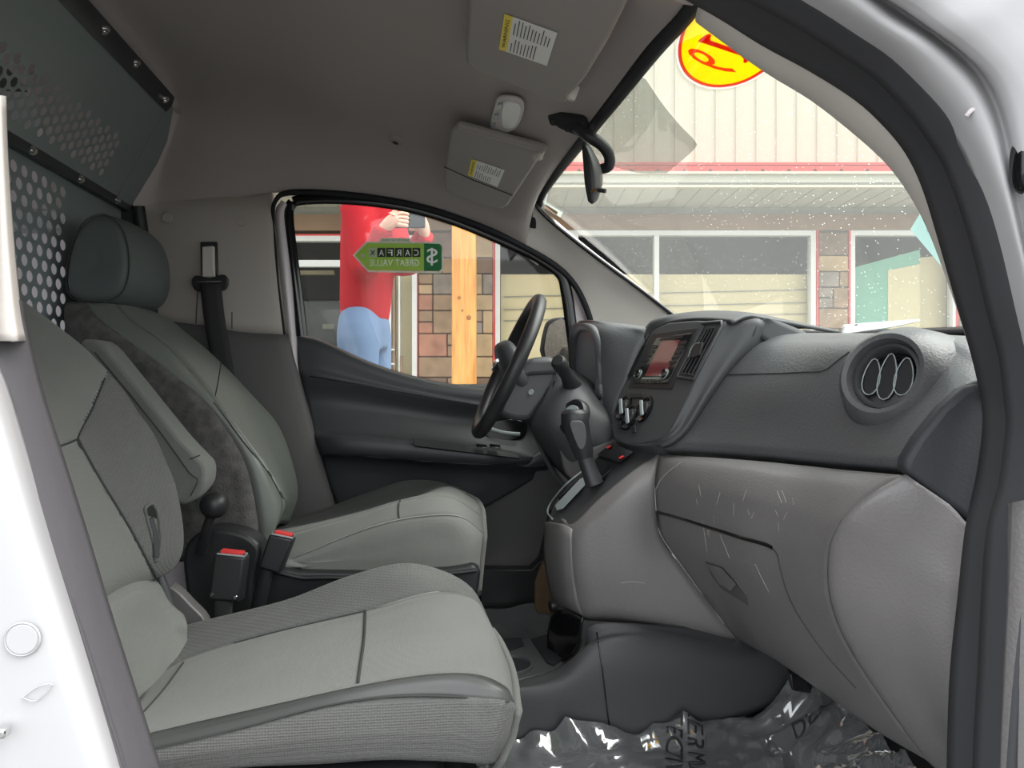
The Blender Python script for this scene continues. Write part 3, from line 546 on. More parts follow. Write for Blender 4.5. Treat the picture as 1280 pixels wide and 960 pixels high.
# ---- far (driver) seat
dsx = thing('driver_seat', 'grey vinyl far seat with headrest, folded armrest and carpeted backrest side', 'seat', V(-.2, 1.74, -.665))
rows = [
    [V(-.62, 1.60, -.30), (200, 700, 1.565), (322, 692, 1.555), (344, 660, 1.60), (350, 655, 1.75), (358, 650, 1.90), V(-.50, 1.95, -.25)],
    [V(-.64, 1.60, -.22), (185, 650, 1.565), (322, 650, 1.55), (354, 628, 1.60), (361, 618, 1.75), (368, 612, 1.90), V(-.52, 1.95, -.2)],
    [V(-.67, 1.60, -.13), (165, 590, 1.565), (304, 573, 1.55), (333, 586, 1.60), (347, 570, 1.75), (361, 572, 1.92), V(-.54, 1.96, -.12)],
    [V(-.70, 1.60, -.05), (140, 520, 1.565), (260, 507, 1.55), (284, 520, 1.605), (322, 522, 1.75), (344, 529, 1.93), V(-.58, 1.97, -.05)],
    [V(-.74, 1.60, .04), (112, 455, 1.57), (210, 464, 1.555), (248, 473, 1.61), (290, 478, 1.75), (313, 494, 1.93), V(-.62, 1.97, .03)],
    [V(-.765, 1.61, .10), (92, 412, 1.58), (158, 424, 1.565), (205, 428, 1.62), (250, 438, 1.75), (276, 455, 1.92), V(-.68, 1.95, .10)],
    [V(-.77, 1.64, .13), (82, 392, 1.60), (122, 397, 1.59), (162, 398, 1.64), (205, 404, 1.75), (238, 422, 1.90), V(-.74, 1.93, .13)],
    [V(-.77, 1.67, .14), (84, 380, 1.64), (105, 376, 1.64), (135, 373, 1.67), (165, 382, 1.75), (195, 396, 1.86), V(-.765, 1.88, .12)],
    [V(-.772, 1.69, .09), V(-.772, 1.69, .12), V(-.772, 1.70, .135), V(-.77, 1.71, .14), V(-.765, 1.75, .14), V(-.765, 1.83, .13), V(-.77, 1.86, .09)]]
db = bands(dsx, rows, [('backrest_side', M['carpet'], 0, 8, 0, 2), ('backrest_bolster', M['vinyl'], 0, 8, 2, 3), ('backrest', M['vinyl'], 0, 8, 3, 6)], nu=5, nv=6, thick=.01)
seam(db[2], [(276, 454), (272, 480), (267, 503)], .0014, M['seamdark'], dsx)
seam(db[1], [(267, 503), (284, 525), (304, 552), (335, 591), (356, 629)], .0016, M['seamdark'], dsx)
seam(db[2], [(267, 503), (284, 524), (304, 550), (335, 589), (357, 628)], .0016, M['seamdark'], dsx)
# headrest
hrx = [(86, 330), (80, 350), (86, 374), (110, 381)]
hr_rows = []
ol = [P(x, y, 1.62) for x, y in ((156, 364), (163, 335), (160, 302), (149, 277), (128, 264), (108, 270), (93, 290), (83, 325), (80, 352), (86, 373), (110, 380), (138, 378))]
oc_ = sum(ol, Vector())/len(ol)
for yy, k, dx in ((1.626, .0, 0), (1.616, .5, 0), (1.614, .80, 0), (1.624, .95, 0), (1.65, 1.0, .004), (1.75, 1.0, .016), (1.83, .98, .012), (1.862, .9, .006), (1.876, .5, 0), (1.874, .0, 0)):
    hr_rows.append(cr([Vector((oc_.x+(q.x-oc_.x)*k+dx, yy, oc_.z+(q.z-oc_.z)*k)) for q in ol], 4, closed=True))
hr = from_grid('headrest', hr_rows, M['headrest'], dsx, 0, wrap=True)
hr.modifiers.new('sub', 'SUBSURF').render_levels = 1
tube('headrest_seam', [q+Vector((0, -.0005, 0)) for q in hr_rows[3]], .0013, M['seamdark'], dsx, n=0, seg=6, closed=True)
for y in (1.69, 1.81): tube('headrest_post', [V(-.73, y, .12), V(-.71, y, .20)], .006, M['chrome'], dsx, n=0)
# folded armrest on the near side of the backrest
arm = [(100, 432), (112, 424), (128, 430), (155, 462), (190, 505), (225, 548), (246, 570), (256, 582), (257, 600), (250, 615), (228, 632), (205, 610), (170, 555), (135, 495)]
prism('armrest', cr([P(x, y, 1.44) for x, y in arm], 3, closed=True), Vector((0, .075, 0)), M['fabric'], dsx, .018, 4)
tube('armrest_seam', [(118, 440, 1.437), (150, 478, 1.437), (200, 540, 1.437), (236, 590, 1.437), (247, 600, 1.437), (238, 620, 1.437)], .0012, M['seamdark'], dsx, n=4, seg=6)
tube('armrest_seam', [(237, 574, 1.437), (250, 569, 1.445)], .0012, M['seamdark'], dsx, n=0, seg=6)
# cushion
rows = [
    [(300, 800, 1.50), (400, 775, 1.50), (480, 762, 1.50), (560, 752, 1.50), (590, 750, 1.51), (598, 745, 1.56)],
    [(300, 735, 1.495), (360, 711, 1.495), (470, 712, 1.495), (540, 711, 1.495), (590, 709, 1.50), (600, 705, 1.56)],
    [(320, 715, 1.495), (362, 706, 1.495), (470, 690, 1.495), (540, 675, 1.495), (592, 675, 1.50), (604, 670, 1.56)],
    [(320, 705, 1.50), (364, 698, 1.50), (450, 664, 1.50), (510, 648, 1.50), (572, 645, 1.505), (604, 665, 1.56)],
    [(330, 680, 1.55), (368, 666, 1.55), (440, 646, 1.55), (500, 627, 1.55), (560, 620, 1.55), (602, 645, 1.59)],
    [(332, 672, 1.62), (375, 660, 1.62), (445, 642, 1.62), (503, 625, 1.62), (560, 614, 1.62), (600, 634, 1.65)],
    [(335, 664, 1.75), (385, 655, 1.75), (455, 638, 1.75), (515, 622, 1.75), (560, 608, 1.75), (594, 624, 1.77)],
    [(340, 656, 1.88), (390, 645, 1.88), (460, 622, 1.88), (505, 607, 1.88), (545, 606, 1.88), (580, 616, 1.89)],
    [(345, 655, 1.93), (395, 643, 1.94), (462, 619, 1.94), (505, 606, 1.94), (540, 605, 1.94), (572, 612, 1.94)],
    [(345, 700, 1.97), (395, 690, 1.97), (462, 680, 1.97), (505, 670, 1.97), (540, 665, 1.97), (565, 660, 1.97)]]
dc = bands(dsx, rows, [('cushion_side', M['fabric'], 0, 3, 0, 5), ('cushion_bolster', M['fabric'], 3, 4, 0, 5), ('seat_cushion', M['fabric'], 4, 6, 0, 5), ('cushion_bolster', M['vinyl_dark'], 6, 9, 0, 5)], nu=5, nv=5, thick=.01)
sel = [4, 5, 6, 7, 8]
fr = [[conv(rows[2][5])]+[conv(rows[k][5]) for k in sel], [conv(rows[1][5])]+[conv(rows[k][5])+Vector((-.004, 0, -.05)) for k in sel], [conv(rows[0][5])]+[conv(rows[k][5])+Vector((-.03, 0, -.12)) for k in sel]]
S('cushion_front', fr, M['fabric'], dsx, nu=4, nv=5, thick=.01)
seam(dc[2], [(498, 634), (500, 626)], .002, M['seamdark'], dsx); seam(dc[1], [(499, 650), (498, 638), (499, 627)], .002, M['seamdark'], dsx)
tube('piping', [conv(q)+Vector((0, -.001, .001)) for q in rows[3]], .0013, M['seamlight'], dsx, n=5, seg=6)
# plastic base and recliner cover
base = [(332, 702), (345, 708), (372, 714), (470, 716), (560, 711), (592, 706), (601, 714), (598, 740), (590, 790), (300, 790), (300, 720)]
prism('seat_base', [P(x, y, 1.475) for x, y in base], Vector((0, .43, 0)), M['black'], dsx, .008, 3)
tube('base_ridge', [(335, 712, 1.473), (375, 722, 1.473), (400, 722, 1.473), (480, 722, 1.473), (560, 717, 1.473), (595, 713, 1.473)], .005, M['black'], dsx, n=4, seg=8)
cov = [(228, 700), (233, 680), (250, 665), (272, 661), (300, 666), (318, 676), (326, 690), (318, 725), (308, 775), (240, 775), (232, 740)]
prism('recliner_cover', cr([P(x, y, 1.44) for x, y in cov], 3, closed=True), Vector((0, .07, 0)), M['black'], dsx, .012, 4)
lk = lathe('recliner_knob', [(0, .026), (.010, .0245), (.019, .018), (.0245, .009), (.0255, 0), (.0245, -.009), (.019, -.018), (.010, -.0245), (0, -.026)], P(268, 631, 1.385), Vector((0, -1, 0)), M['black'], dsx)
tube('recliner_lever', [(267, 636, 1.388), (259, 660, 1.395), (252, 690, 1.42)], [.009, .010, .012], M['black'], dsx, n=4, flat=(Vector((0, 1, 0)), .9))
# ---- seat belt buckles
def buckle(name, label, quad, y, th, stalk, tail):
    t = thing(name, label, 'seat belt buckle', P(*stalk[-1], y+.01), 'seat belt buckles between the seats')
    a, b_, c, d = [P(x, yy, y) for x, yy in quad]
    prism('buckle_body', [a, b_, c, d], Vector((.004, th, 0)), M['black'], t, .005, 3)
    up = (a-d).normalized(); rt = (b_-a).normalized()
    o = (a+b_)/2+Vector((.002, th/2, 0))+up*.001; wdt = (b_-a).length
    prism('release_button', [o-rt*wdt*.36+Vector((0, -th*.32, 0)), o+rt*wdt*.36+Vector((0, -th*.32, 0)), o+rt*wdt*.36+Vector((0, th*.32, 0)), o-rt*wdt*.36+Vector((0, th*.32, 0))], up*.006, M['red'], t, .001)
    tube('buckle_rim', [o-rt*wdt*.43+Vector((0, -th*.42, 0)), o+rt*wdt*.43+Vector((0, -th*.42, 0)), o+rt*wdt*.43+Vector((0, th*.42, 0)), o-rt*wdt*.43+Vector((0, th*.42, 0))], .0018, M['silver'], t, n=0, seg=6, closed=True)
    if tail:
        for q in (d.lerp(c, .1), d.lerp(c, .86)): lathe('screw', [(0, .002), (.003, .002), (.004, 0)], q+up*.010+Vector((0, -.001, 0)), Vector((0, -1, 0)), M['chrome'], t, seg=10)
    tube('stalk', [P(x, yy, y+.012) for x, yy in stalk], .013 if not tail else .016, M['belt'] if tail else M['black'], t, n=3, flat=(Vector((1, 0, 0)), .35))
    return t
buckle('seat_belt_buckle', 'black seat belt buckle standing upright beside the near seat cushion', [(267, 693), (306, 697), (299, 754), (260, 750)], 1.34, .028, [(280, 750), (279, 765), (279, 785)], True)
buckle('seat_belt_buckle', 'tilted black seat belt buckle at the corner of the far seat cushion', [(336, 668), (366, 674), (349, 718), (322, 710)], 1.43, .026, [(334, 712), (330, 730), (322, 765)], False)
# ---- driver seat belt
sb = thing('seat_belt', 'dark webbing seat belt hanging from the beige pillar panel', 'seat belt', P(282, 460, 2.0))
prism('height_slider', [P(250, 302, 2.02), P(271, 302, 2.02), P(272, 345, 2.02), P(251, 345, 2.02)], Vector((0, .012, 0)), M['black'], sb, .003)
prism('slider_button', [P(252, 308, 2.006), P(267, 307, 2.006), P(268, 346, 2.006), P(252, 347, 2.006)], Vector((0, .014, 0)), M['trim'], sb, .004)
prism('belt_guide', cr([P(x, y, 2.0) for x, y in ((239, 352), (244, 344), (262, 347), (280, 343), (285, 352), (279, 363), (262, 361), (246, 364))], 3, closed=True), Vector((0, .014, 0)), M['black'], sb, .004)
tube('guide_bolt', [(247, 353, 1.998), (277, 352, 1.998)], .003, M['chrome'], sb, n=0)
S('webbing', [[(250, 356, 1.996), (276, 354, 1.996)], [(255, 400, 1.994), (281, 398, 1.994)], [(262, 440, 1.99), (288, 438, 1.99)], [(270, 490, 1.99), (296, 488, 1.99)], [(278, 560, 1.99), (304, 558, 1.99)]], M['belt'], sb, thick=.002, nu=4, nv=3)
# ================================================================== PARTITION
pt = thing('cargo_partition', 'perforated grey steel partition behind the seats', 'partition', V(-.80, 1.4, -.66))
def perforated(name, o, U, W, nu_, nv_, pu, pv, r, m, parent, stagger=True, margin=(0, 0, 0, 0)):
    # sheet in the U/W plane: hole field of nu_ x nv_ cells starting at o, margins (u-, u+, w-, w+)
    vs = []; fs = []
    def quad(u0, u1, w0, w1):
        k = len(vs); vs.extend([o+U*u0+W*w0, o+U*u1+W*w0, o+U*u1+W*w1, o+U*u0+W*w1]); fs.append((k, k+1, k+2, k+3))
    for j in range(nv_):
        sh = (pu/2 if (j % 2 and stagger) else 0)
        w0 = j*pv
        if stagger:
            quad(-margin[0], sh, w0, w0+pv); quad(sh+nu_*pu, nu_*pu+pu/2+margin[1], w0, w0+pv)
        else: quad(-margin[0], 0, w0, w0+pv); quad(nu_*pu, nu_*pu+margin[1], w0, w0+pv)
        for i in range(nu_):
            cu, cw_ = sh+(i+.5)*pu, w0+pv/2
            k = len(vs); n = 16
            for s in range(n):
                a = 2*math.pi*(s+.5)/n; vs.append(o+U*(cu+r*math.cos(a))+W*(cw_+r*math.sin(a)))
            for s in range(n):
                a = 2*math.pi*(s+.5)/n; ca, sa = math.cos(a), math.sin(a); q = min((pu/2)/max(abs(ca), 1e-6), (pv/2)/max(abs(sa), 1e-6))
                vs.append(o+U*(cu+q*ca)+W*(cw_+q*sa))
            for s in range(n): fs.append((k+s, k+(s+1) % n, k+n+(s+1) % n, k+n+s))
            for (ca, sa) in ((1, 1), (-1, 1), (-1, -1), (1, -1)):            # corner fill
                an = math.atan2(sa*pv, ca*pu) % (2*math.pi); s0 = int((an/(2*math.pi)*n)-.5) % n
                kk_ = len(vs); vs.append(o+U*(cu+ca*pu/2)+W*(cw_+sa*pv/2)); fs.append((k+n+s0, k+n+(s0+1) % n, kk_))
    uw = nu_*pu+(pu/2 if stagger else 0)
    if margin[2]: quad(-margin[0], uw+margin[1], -margin[2], 0)
    if margin[3]: quad(-margin[0], uw+margin[1], nv_*pv, nv_*pv+margin[3])
    me = bpy.data.meshes.new(name); me.from_pydata(vs, [], fs); me.update()
    ob = link(name, me, m, parent); md = ob.modifiers.new('solid', 'SOLIDIFY'); md.thickness = .0018; md.offset = 0
    return ob
Yv = Vector((0, 1, 0))
# upper sloping sheet: from lower bar (x -.78, z .464) to upper bar (x -.65, z .712)
Wu = (V(-.655, 0, .715)-V(-.785, 0, .462)).normalized()
ou = V(-.785, 1.12, .462)+Wu*.032
perforated('upper_sheet', V(-.785, 1.06, .462)+Wu*.030, Wu, Yv, 4, 33, .0254, .0222, .0098, M['metal'], pt, True, (.030, .140, .25, .115))
prism('upper_sheet_end', [V(-.785, 1.93, .462)+Vector((0, -.03, 0)), V(-.785, 1.985, .462), V(-.72, 2.0, .59), V(-.69, 1.985, .645), V(-.655, 1.93, .715), V(-.655, 1.9, .715)], Vector((.002, 0, -.001)), M['metal'], pt)
ol = V(-.80, 1.10, .455)
perforated('lower_sheet', V(-.80, 1.00, .085), Yv, Vector((0, 0, 1)), 18, 12, .0375, .0295, .0122, M['metal'], pt, True, (.2, .28, .72, .022))
tube('upper_bar', [V(-.652, .8, .712), V(-.652, 1.905, .712)], .022, M['metal_dark'], pt, n=0, seg=4, flat=(Vector((.46, 0, .89)).normalized(), .2))
boxx('lower_bar', V(-.79, .8, .452), V(-.778, 2.0, .478), M['metal_dark'], pt, .002)
Nn = Vector((.3, 0, -.95)).normalized()
for px, py, y in ((129, 36, 1.50), (168, 78, 1.68), (205, 123, 1.88)):
    lathe('bolt', [(0, .010), (.006, .010), (.008, .007), (.008, .004), (.012, .004), (.013, 0)], PX(px, py, -.650), Nn, M['chrome'], pt, seg=14)
for px, py in ((40, 188), (100, 224), (146, 250)):
    lathe('bolt', [(0, .008), (.005, .008), (.006, .005), (.006, .003), (.009, .003), (.010, 0)], PX(px, py, -.776), Vector((1, 0, -.3)), M['chrome'], pt, seg=14)
tube('post', [V(-.79, 1.99, .46), V(-.79, 1.99, -.6)], .022, M['metal_dark'], pt, n=0, seg=4)
# ================================================================== DASHBOARD
da = thing('dashboard', 'dark grey dashboard over a pale grey lower panel with glove box', 'dashboard', V(.55, 1.3, -.5))
# ---- passenger-side upper pad
pad_rows = [
    [V(.88, 1.36, .07), V(.88, 1.25, .07), V(.88, 1.10, .07), V(.87, .98, .065), V(.84, .88, .06), V(.80, .80, .05), V(.75, .735, .03)],
    [(965, 422, 1.36), (1000, 417, 1.25), (1062, 416, 1.12), (1122, 416, .98), (1180, 420, .88), (1225, 432, .80), (1262, 486, .735)],
    [(935, 430, 1.33), (965, 426, 1.22), (1020, 424, 1.10), (1075, 424, .97), (1132, 425, .88), (1190, 440, .81), (1238, 480, .735)],
    [(895, 466, 1.32), (945, 448, 1.20), (1000, 440, 1.08), (1050, 440, .97), (1108, 445, .88), (1165, 462, .81), (1208, 484, .735)],
    [(868, 505, 1.32), (920, 490, 1.19), (975, 485, 1.07), (1030, 485, .97), (1085, 490, .88), (1138, 500, .81), (1180, 510, .735)],
    [(845, 538, 1.32), (905, 535, 1.18), (965, 535, 1.06), (1020, 538, .96), (1066, 540, .88), (1110, 543, .81), (1152, 545, .735)],
    [(830, 553, 1.32), (895, 556, 1.18), (955, 561, 1.06), (1012, 566, .96), (1055, 570, .88), (1095, 573, .81), (1134, 574, .735)],
    [(826, 562, 1.325), (893, 566, 1.185), (955, 571, 1.065), (1012, 577, .965), (1055, 581, .885), (1095, 584, .815), (1130, 586, .742)],
    [(835, 571, 1.36), (900, 574, 1.22), (960, 579, 1.10), (1018, 584, 1.0), (1060, 588, .92), (1098, 590, .85), (1132, 592, .78)]]
pad = S('upper_pad', pad_rows, M['dash'], da, nu=5, nv=6, thick=.01, br=(6,))
# airbag cover outline
seam(pad, [(960, 419), (930, 435), (908, 452), (897, 464), (905, 468), (960, 467), (1005, 465), (1030, 463), (1048, 450), (1062, 440)], .0012, M['seamdark'], da, 'airbag_seam')
q = hit(pad, 1022, 461, .0006)
text('airbag_lettering', 'AIRBAG', q, hit(pad, 1036, 460)-hit(pad, 1008, 461), hit(pad, 1022, 455)-hit(pad, 1022, 462), .030, .0035, M['dash_smooth'], da)
# ---- end panel beside the door
endp = [(1132, 588), (1134, 574), (1150, 547), (1180, 510), (1208, 485), (1228, 479), (1246, 484), (1262, 492), (1266, 540), (1256, 600), (1238, 670)]
g = [P(x, y, .725) for x, y in endp]
prism('end_panel', [P(x, y, .728-.00022*(x-1130)) for x, y in endp], Vector((0, .02, 0)), M['dash_end'], da, .006, 3)
# ---- side air vent
vc = hit(pad, 1116, 474, .0)+Vector((-.021, -.010, .007)); ax = Vector((-.86, -.42, .30)).normalized()
vt = lathe('side_vent', [(.084, -.075), (.074, -.030), (.061, -.004), (.053, .004), (.047, .002), (.0445, -.006), (.043, -.030), (.0, -.030)], vc, ax, M['dash'], da, seg=48)
lathe('vent_bezel', [(.0432, -.028), (.0432, -.008), (.039, -.006), (.037, -.010), (.036, -.028)], vc, ax, M['dash_smooth'], vt, seg=40)
lathe('vent_core', [(.0365, -.026), (0, -.026)], vc, ax, M['gloss'], vt, seg=30)
u_ = ax.cross(UP).normalized(); v_ = u_.cross(ax).normalized()
for sgn, k in ((-1, 0), (0, 1), (1, 2)):
    cc = vc + u_*(.021*sgn) + ax*(-.020)
    lp = [cc + v_*(.031*math.cos(t)*(1 if sgn == 0 else .8)) + u_*(.0115*math.sin(t)*(1-.25*math.cos(t))) for t in [2*math.pi*i/16 for i in range(16)]]
    prism('vent_louver', lp, ax*.007, M['black'], vt, .002)
    tube('louver_rim', [p+ax*.008 for p in lp], .0009, M['silver'], vt, n=0, seg=6, closed=True)
# ---- centre stack
TL, TR, BL = P(812, 415, 1.55), P(905, 402, 1.27), P(762, 525, 1.55)
fp = plane(TL, TR, BL)
def FP(px, py, off=0): return PL(px, py, fp, off)
face = [(815, 412), (835, 403), (870, 400), (905, 402), (893, 428), (878, 455), (862, 490), (848, 520), (838, 540), (826, 550), (800, 556), (780, 556), (766, 545), (764, 525), (772, 495), (790, 460)]
stack = prism('center_stack', [FP(x, y) for x, y in face], fp[1]*-.05, M['dash_smooth'], da, .004, 3)
S('stack_hood', [[FP(x, y, -.006) for x, y in ((806, 426), (813, 414), (835, 404), (870, 400), (905, 402), (912, 404))],
                 [P(808, 418, 1.57), P(818, 404, 1.545), P(850, 396, 1.48), P(885, 393.5, 1.40), P(925, 395, 1.29), P(935, 398, 1.26)],
                 [P(820, 412, 1.60), P(835, 402, 1.56), P(870, 396, 1.48), P(910, 393, 1.40), P(952, 397, 1.29), P(960, 402, 1.26)],
                 [V(.72, 1.60, .10), V(.74, 1.56, .11), V(.76, 1.48, .115), V(.78, 1.40, .115), V(.78, 1.30, .10), V(.78, 1.25, .09)]], M['dash_smooth'], da, nu=4, nv=4, thick=.006)
S('stack_side', [[FP(x, y, .001) for x, y in ((905, 402), (893, 428), (878, 455), (862, 490), (848, 520), (838, 540), (826, 551), (812, 556))],
                 [P(924, 402, 1.262), P(908, 430, 1.265), P(892, 458, 1.268), P(876, 490, 1.27), P(862, 515, 1.275), P(850, 535, 1.28), P(838, 548, 1.285), P(825, 556, 1.30)],
                 [P(948, 398, 1.25), P(934, 428, 1.25), P(908, 462, 1.255), P(884, 496, 1.26), P(868, 522, 1.265), P(855, 540, 1.27), P(842, 553, 1.28), P(828, 559, 1.295)],
                 [P(965, 412, 1.27), P(950, 440, 1.27), P(920, 470, 1.28), P(898, 500, 1.285), P(880, 525, 1.29), P(866, 545, 1.29), P(850, 556, 1.30), P(835, 560, 1.31)]], M['dash_smooth'], da, nu=4, nv=4, thick=.006)
S('stack_edge', [[P(960, 398, 1.255), P(975, 402, 1.25), P(1000, 412, 1.22), P(1015, 420, 1.20)], [P(945, 398, 1.265), P(950, 420, 1.26), P(965, 430, 1.24), P(980, 432, 1.22)]], M['dash_smooth'], da, thick=.004)
tube('hood_seam', [P(948, 397.5, 1.262), P(946, 410, 1.249), P(942, 420, 1.249)], .001, M['seamdark'], da, n=3, seg=6)
# lower stack skirt
S('stack_skirt', [[FP(x, y, .0005) for x, y in ((764, 530), (770, 548), (790, 556), (815, 556), (830, 549))],
                  [P(768, 542, 1.53), P(776, 560, 1.49), P(796, 568, 1.43), P(822, 570, 1.34), P(840, 562, 1.31)],
                  [P(774, 552, 1.56), P(782, 568, 1.52), P(800, 575, 1.46), P(826, 576, 1.37), P(845, 570, 1.34)]], M['dash_smooth'], da, thick=.006)
# radio
rd = plate('radio', [(822, 423), (866, 417), (836, 480), (793, 480)], fp, .003, M['gloss'], da, .002, off=.0005)
plate('radio_surround', [(815, 418), (872, 410), (840, 487), (786, 484)], fp, .0012, M['black'], da, .001, off=.0002)
plate('screen', [(829, 428), (852, 426), (834, 471), (808, 471)], fp, .0008, mat('screen_glass', rgb(120, 60, 62), .08, .5), rd, .0, off=.0038)
for i in range(5):
    t = i/5
    plate('radio_button', [(817-18*t, 433+28*t), (824-18*t, 432.3+28*t), (822.5-18*t, 436.5+28*t), (815-18*t, 437+28*t)], fp, .0015, M['black'], rd, .0004, off=.0036)
    plate('radio_button', [(853-17*t, 428+30*t), (861-17*t, 427+30*t), (859-17*t, 431.5+30*t), (851-17*t, 432.5+30*t)], fp, .0015, M['black'], rd, .0004, off=.0036)
for px, py in ((800, 469), (833, 468.5)):
    lathe('radio_knob', [(.0105, 0), (.0105, .004), (.009, .006), (.0085, .005), (0, .005)], FP(px, py, .0035), fp[1], M['gloss'], rd, seg=20)
    lathe('knob_ring', [(.0115, 0), (.0115, .002), (.0105, .002)], FP(px, py, .0038), fp[1], M['silver'], rd, seg=20)
plate('disc_slot', [(828, 423.5), (857, 419.5), (855, 423), (826, 427)], fp, .0006, M['black'], rd, off=.0036)
plate('lower_trim', [(805, 473), (829, 473), (828, 474.6), (804, 474.6)], fp, .001, M['silver'], rd, off=.0036)
for i in range(6): plate('preset_button', [(800+5*i, 476.2), (803.5+5*i, 476.2), (802.7+5*i, 478.6), (799.2+5*i, 478.6)], fp, .001, M['black'], rd, .0003, off=.0036)
# right centre vent (seen obliquely) and left centre vent
cv = plate('center_vent', [(884, 412), (899, 409), (868, 471), (853, 468)], fp, .002, M['gloss'], da, .001, off=.0005)
for k in range(4):
    t = k/3
    a = (884+13*t, 413-2.5*t); b_ = (854.5+13*t, 466.5+3*t)
    tube('vent_slat', [FP(a[0], a[1]+1, .004), FP(b_[0], b_[1]-1, .004)], .0022, M['black'], cv, n=0, seg=6)
plate('vent_tab', [(874, 432), (883, 430), (879, 446), (870, 450), (866, 446)], fp, .004, M['black'], cv, .001, off=.005)
tube('tab_rim', [FP(864, 448, .007), FP(868, 438, .008), FP(873, 432, .008), FP(880, 431, .008)], .001, M['silver'], cv, n=3, seg=6)
tube('vent_surround', [FP(x, y, .002) for x, y in ((878, 404.5), (903, 402.5), (903, 408), (868, 475), (848, 472), (850, 466), (880, 409))], .003, M['dash_smooth'], da, n=0, seg=8, closed=True)
lv = plate('center_vent', [(804, 432), (808, 430), (792, 468), (787, 474), (785, 471)], fp, .002, M['gloss'], da, .001, off=.0008)
# climate controls
for (px, py), rx in (((780, 510), 9), ((788, 522), 9), ((806, 512), 10)):
    kb = lathe('climate_dial', [(.030, -.002), (.030, .002), (.028, .003), (.0255, .003), (.024, .002), (0, .002)], FP(px, py, .0012), fp[1], M['gloss'], da, seg=28)
    lathe('dial_hub', [(.016, 0), (.015, .004), (0, .005)], FP(px, py, .003), fp[1], M['black'], kb, seg=24)
    plate('dial_grip', [(px-2.4, py-9), (px+1.0, py-10), (px+2.2, py+8), (px-1.2, py+10)], fp, .004, M['silver'], kb, .0012, off=.006)
plate('hazard_switch', [(789, 492), (806, 492), (805, 498), (789, 498)], fp, .003, M['black'], da, .001, off=.001)
plate('climate_button', [(774, 530), (779, 530), (780, 536), (775, 537)], fp, .003, M['black'], da, .001, off=.001)
plate('climate_button', [(790, 534), (796, 533), (796, 541), (791, 542)], fp, .003, M['black'], da, .001, off=.001)
# ---- driver-side dash between cluster and stack
S('driver_pad', [[V(.72, 2.04, .06), V(.74, 1.92, .09), V(.74, 1.76, .10), V(.74, 1.64, .10), V(.74, 1.54, .10)],
                 [(748, 412, 2.0), (738, 404, 1.92), (752, 402, 1.78), (784, 405, 1.66), (818, 411, 1.56)],
                 [(722, 418, 1.96), (722, 407, 1.90), (738, 403, 1.76), (760, 410, 1.635), (808, 422, 1.555)],
                 [(716, 440, 1.95), (720, 412, 1.89), (740, 409, 1.72), (753, 430, 1.625), (797, 447, 1.555)],
                 [(716, 470, 1.95), (719, 440, 1.895), (742, 430, 1.66), (753, 465, 1.62), (783, 480, 1.555)],
                 [(716, 500, 1.95), (719, 470, 1.90), (746, 470, 1.645), (752, 495, 1.62), (768, 510, 1.555)],
                 [(722, 530, 1.97), (724, 510, 1.92), (750, 500, 1.64), (756, 516, 1.62), (764, 530, 1.56)]], M['dash'], da, nu=5, nv=5, thick=.008)
# instrument cluster hood ring, recess, lens
ring = [(749, 494, 1.628), (751, 460, 1.628), (749, 430, 1.632), (741, 411, 1.67), (730, 405, 1.75), (721, 408, 1.84), (717, 420, 1.89), (716, 445, 1.905), (718, 480, 1.905), (726, 498, 1.85), (740, 500, 1.70)]
rp = [P(*q) for q in ring]
rin = [p.lerp(sum(rp, Vector())/len(rp), .14)+Vector((.012, 0, -.004)) for p in rp]
rbk = [p.lerp(sum(rp, Vector())/len(rp), .20)+Vector((.075, 0, -.02)) for p in rp]
cl = from_grid('instrument_cluster', [cr([p+Vector((.02, 0, 0)) for p in rp], 4, closed=True), cr([p+Vector((-.012, 0, .003)) for p in rp], 4, closed=True), cr([p+Vector((-.010, 0, 0)) for p in rin], 4, closed=True), cr(rbk, 4, closed=True)], M['dash'], da, .003, wrap=True)
prism('cluster_lens', cr([p+Vector((-.01, 0, 0)) for p in rbk], 3, closed=True), Vector((.004, 0, -.001)), mat('cluster_lens', rgb(30, 28, 25), .04, .6, coat=1.0), cl)
for y in (1.70, 1.80):
    lathe('gauge', [(0, .0), (.040, 0), (.044, .004), (.044, .0)], V(.452, y, .045), Vector((-1, 0, .2)), M['silver'], cl, seg=28)
# ---- steering column surround, key cylinder
S('column_surround', [[(702, 452, 1.80), (716, 462, 1.74), (738, 476, 1.68), (752, 500, 1.63), (770, 520, 1.58)],
                      [(690, 470, 1.72), (706, 474, 1.66), (730, 486, 1.62), (748, 508, 1.59), (768, 530, 1.565)],
                      [(680, 495, 1.66), (698, 498, 1.61), (722, 505, 1.585), (745, 522, 1.57), (768, 542, 1.56)],
                      [(664, 526, 1.66), (685, 528, 1.60), (710, 532, 1.575), (738, 540, 1.565), (765, 552, 1.56)],
                      [(668, 545, 1.72), (690, 555, 1.62), (712, 562, 1.58), (738, 560, 1.57), (764, 558, 1.56)],
                      [(690, 580, 1.80), (710, 600, 1.68), (722, 610, 1.62), (740, 590, 1.59), (768, 565, 1.57)]], M['dash_smooth'], da, nu=4, nv=5, thick=.008)
S('lower_driver_panel', [[(664, 528, 1.80), (690, 585, 1.72), (722, 612, 1.62), (760, 580, 1.58)], [(700, 560, 1.95), (715, 590, 1.95), (740, 612, 1.95), (780, 600, 1.95)], [(760, 560, 2.05), (770, 580, 2.05), (780, 600, 2.05), (800, 610, 2.05)]], M['dash_smooth'], da, thick=.008)
kc = P(716, 521, 1.565); ka = Vector((-.80, -.45, .35)).normalized()
kr = lathe('key_surround', [(.042, -.012), (.042, .002), (.039, .006), (.030, .006), (.028, .001), (.0, .001)], kc, ka, M['black'], da, seg=32)
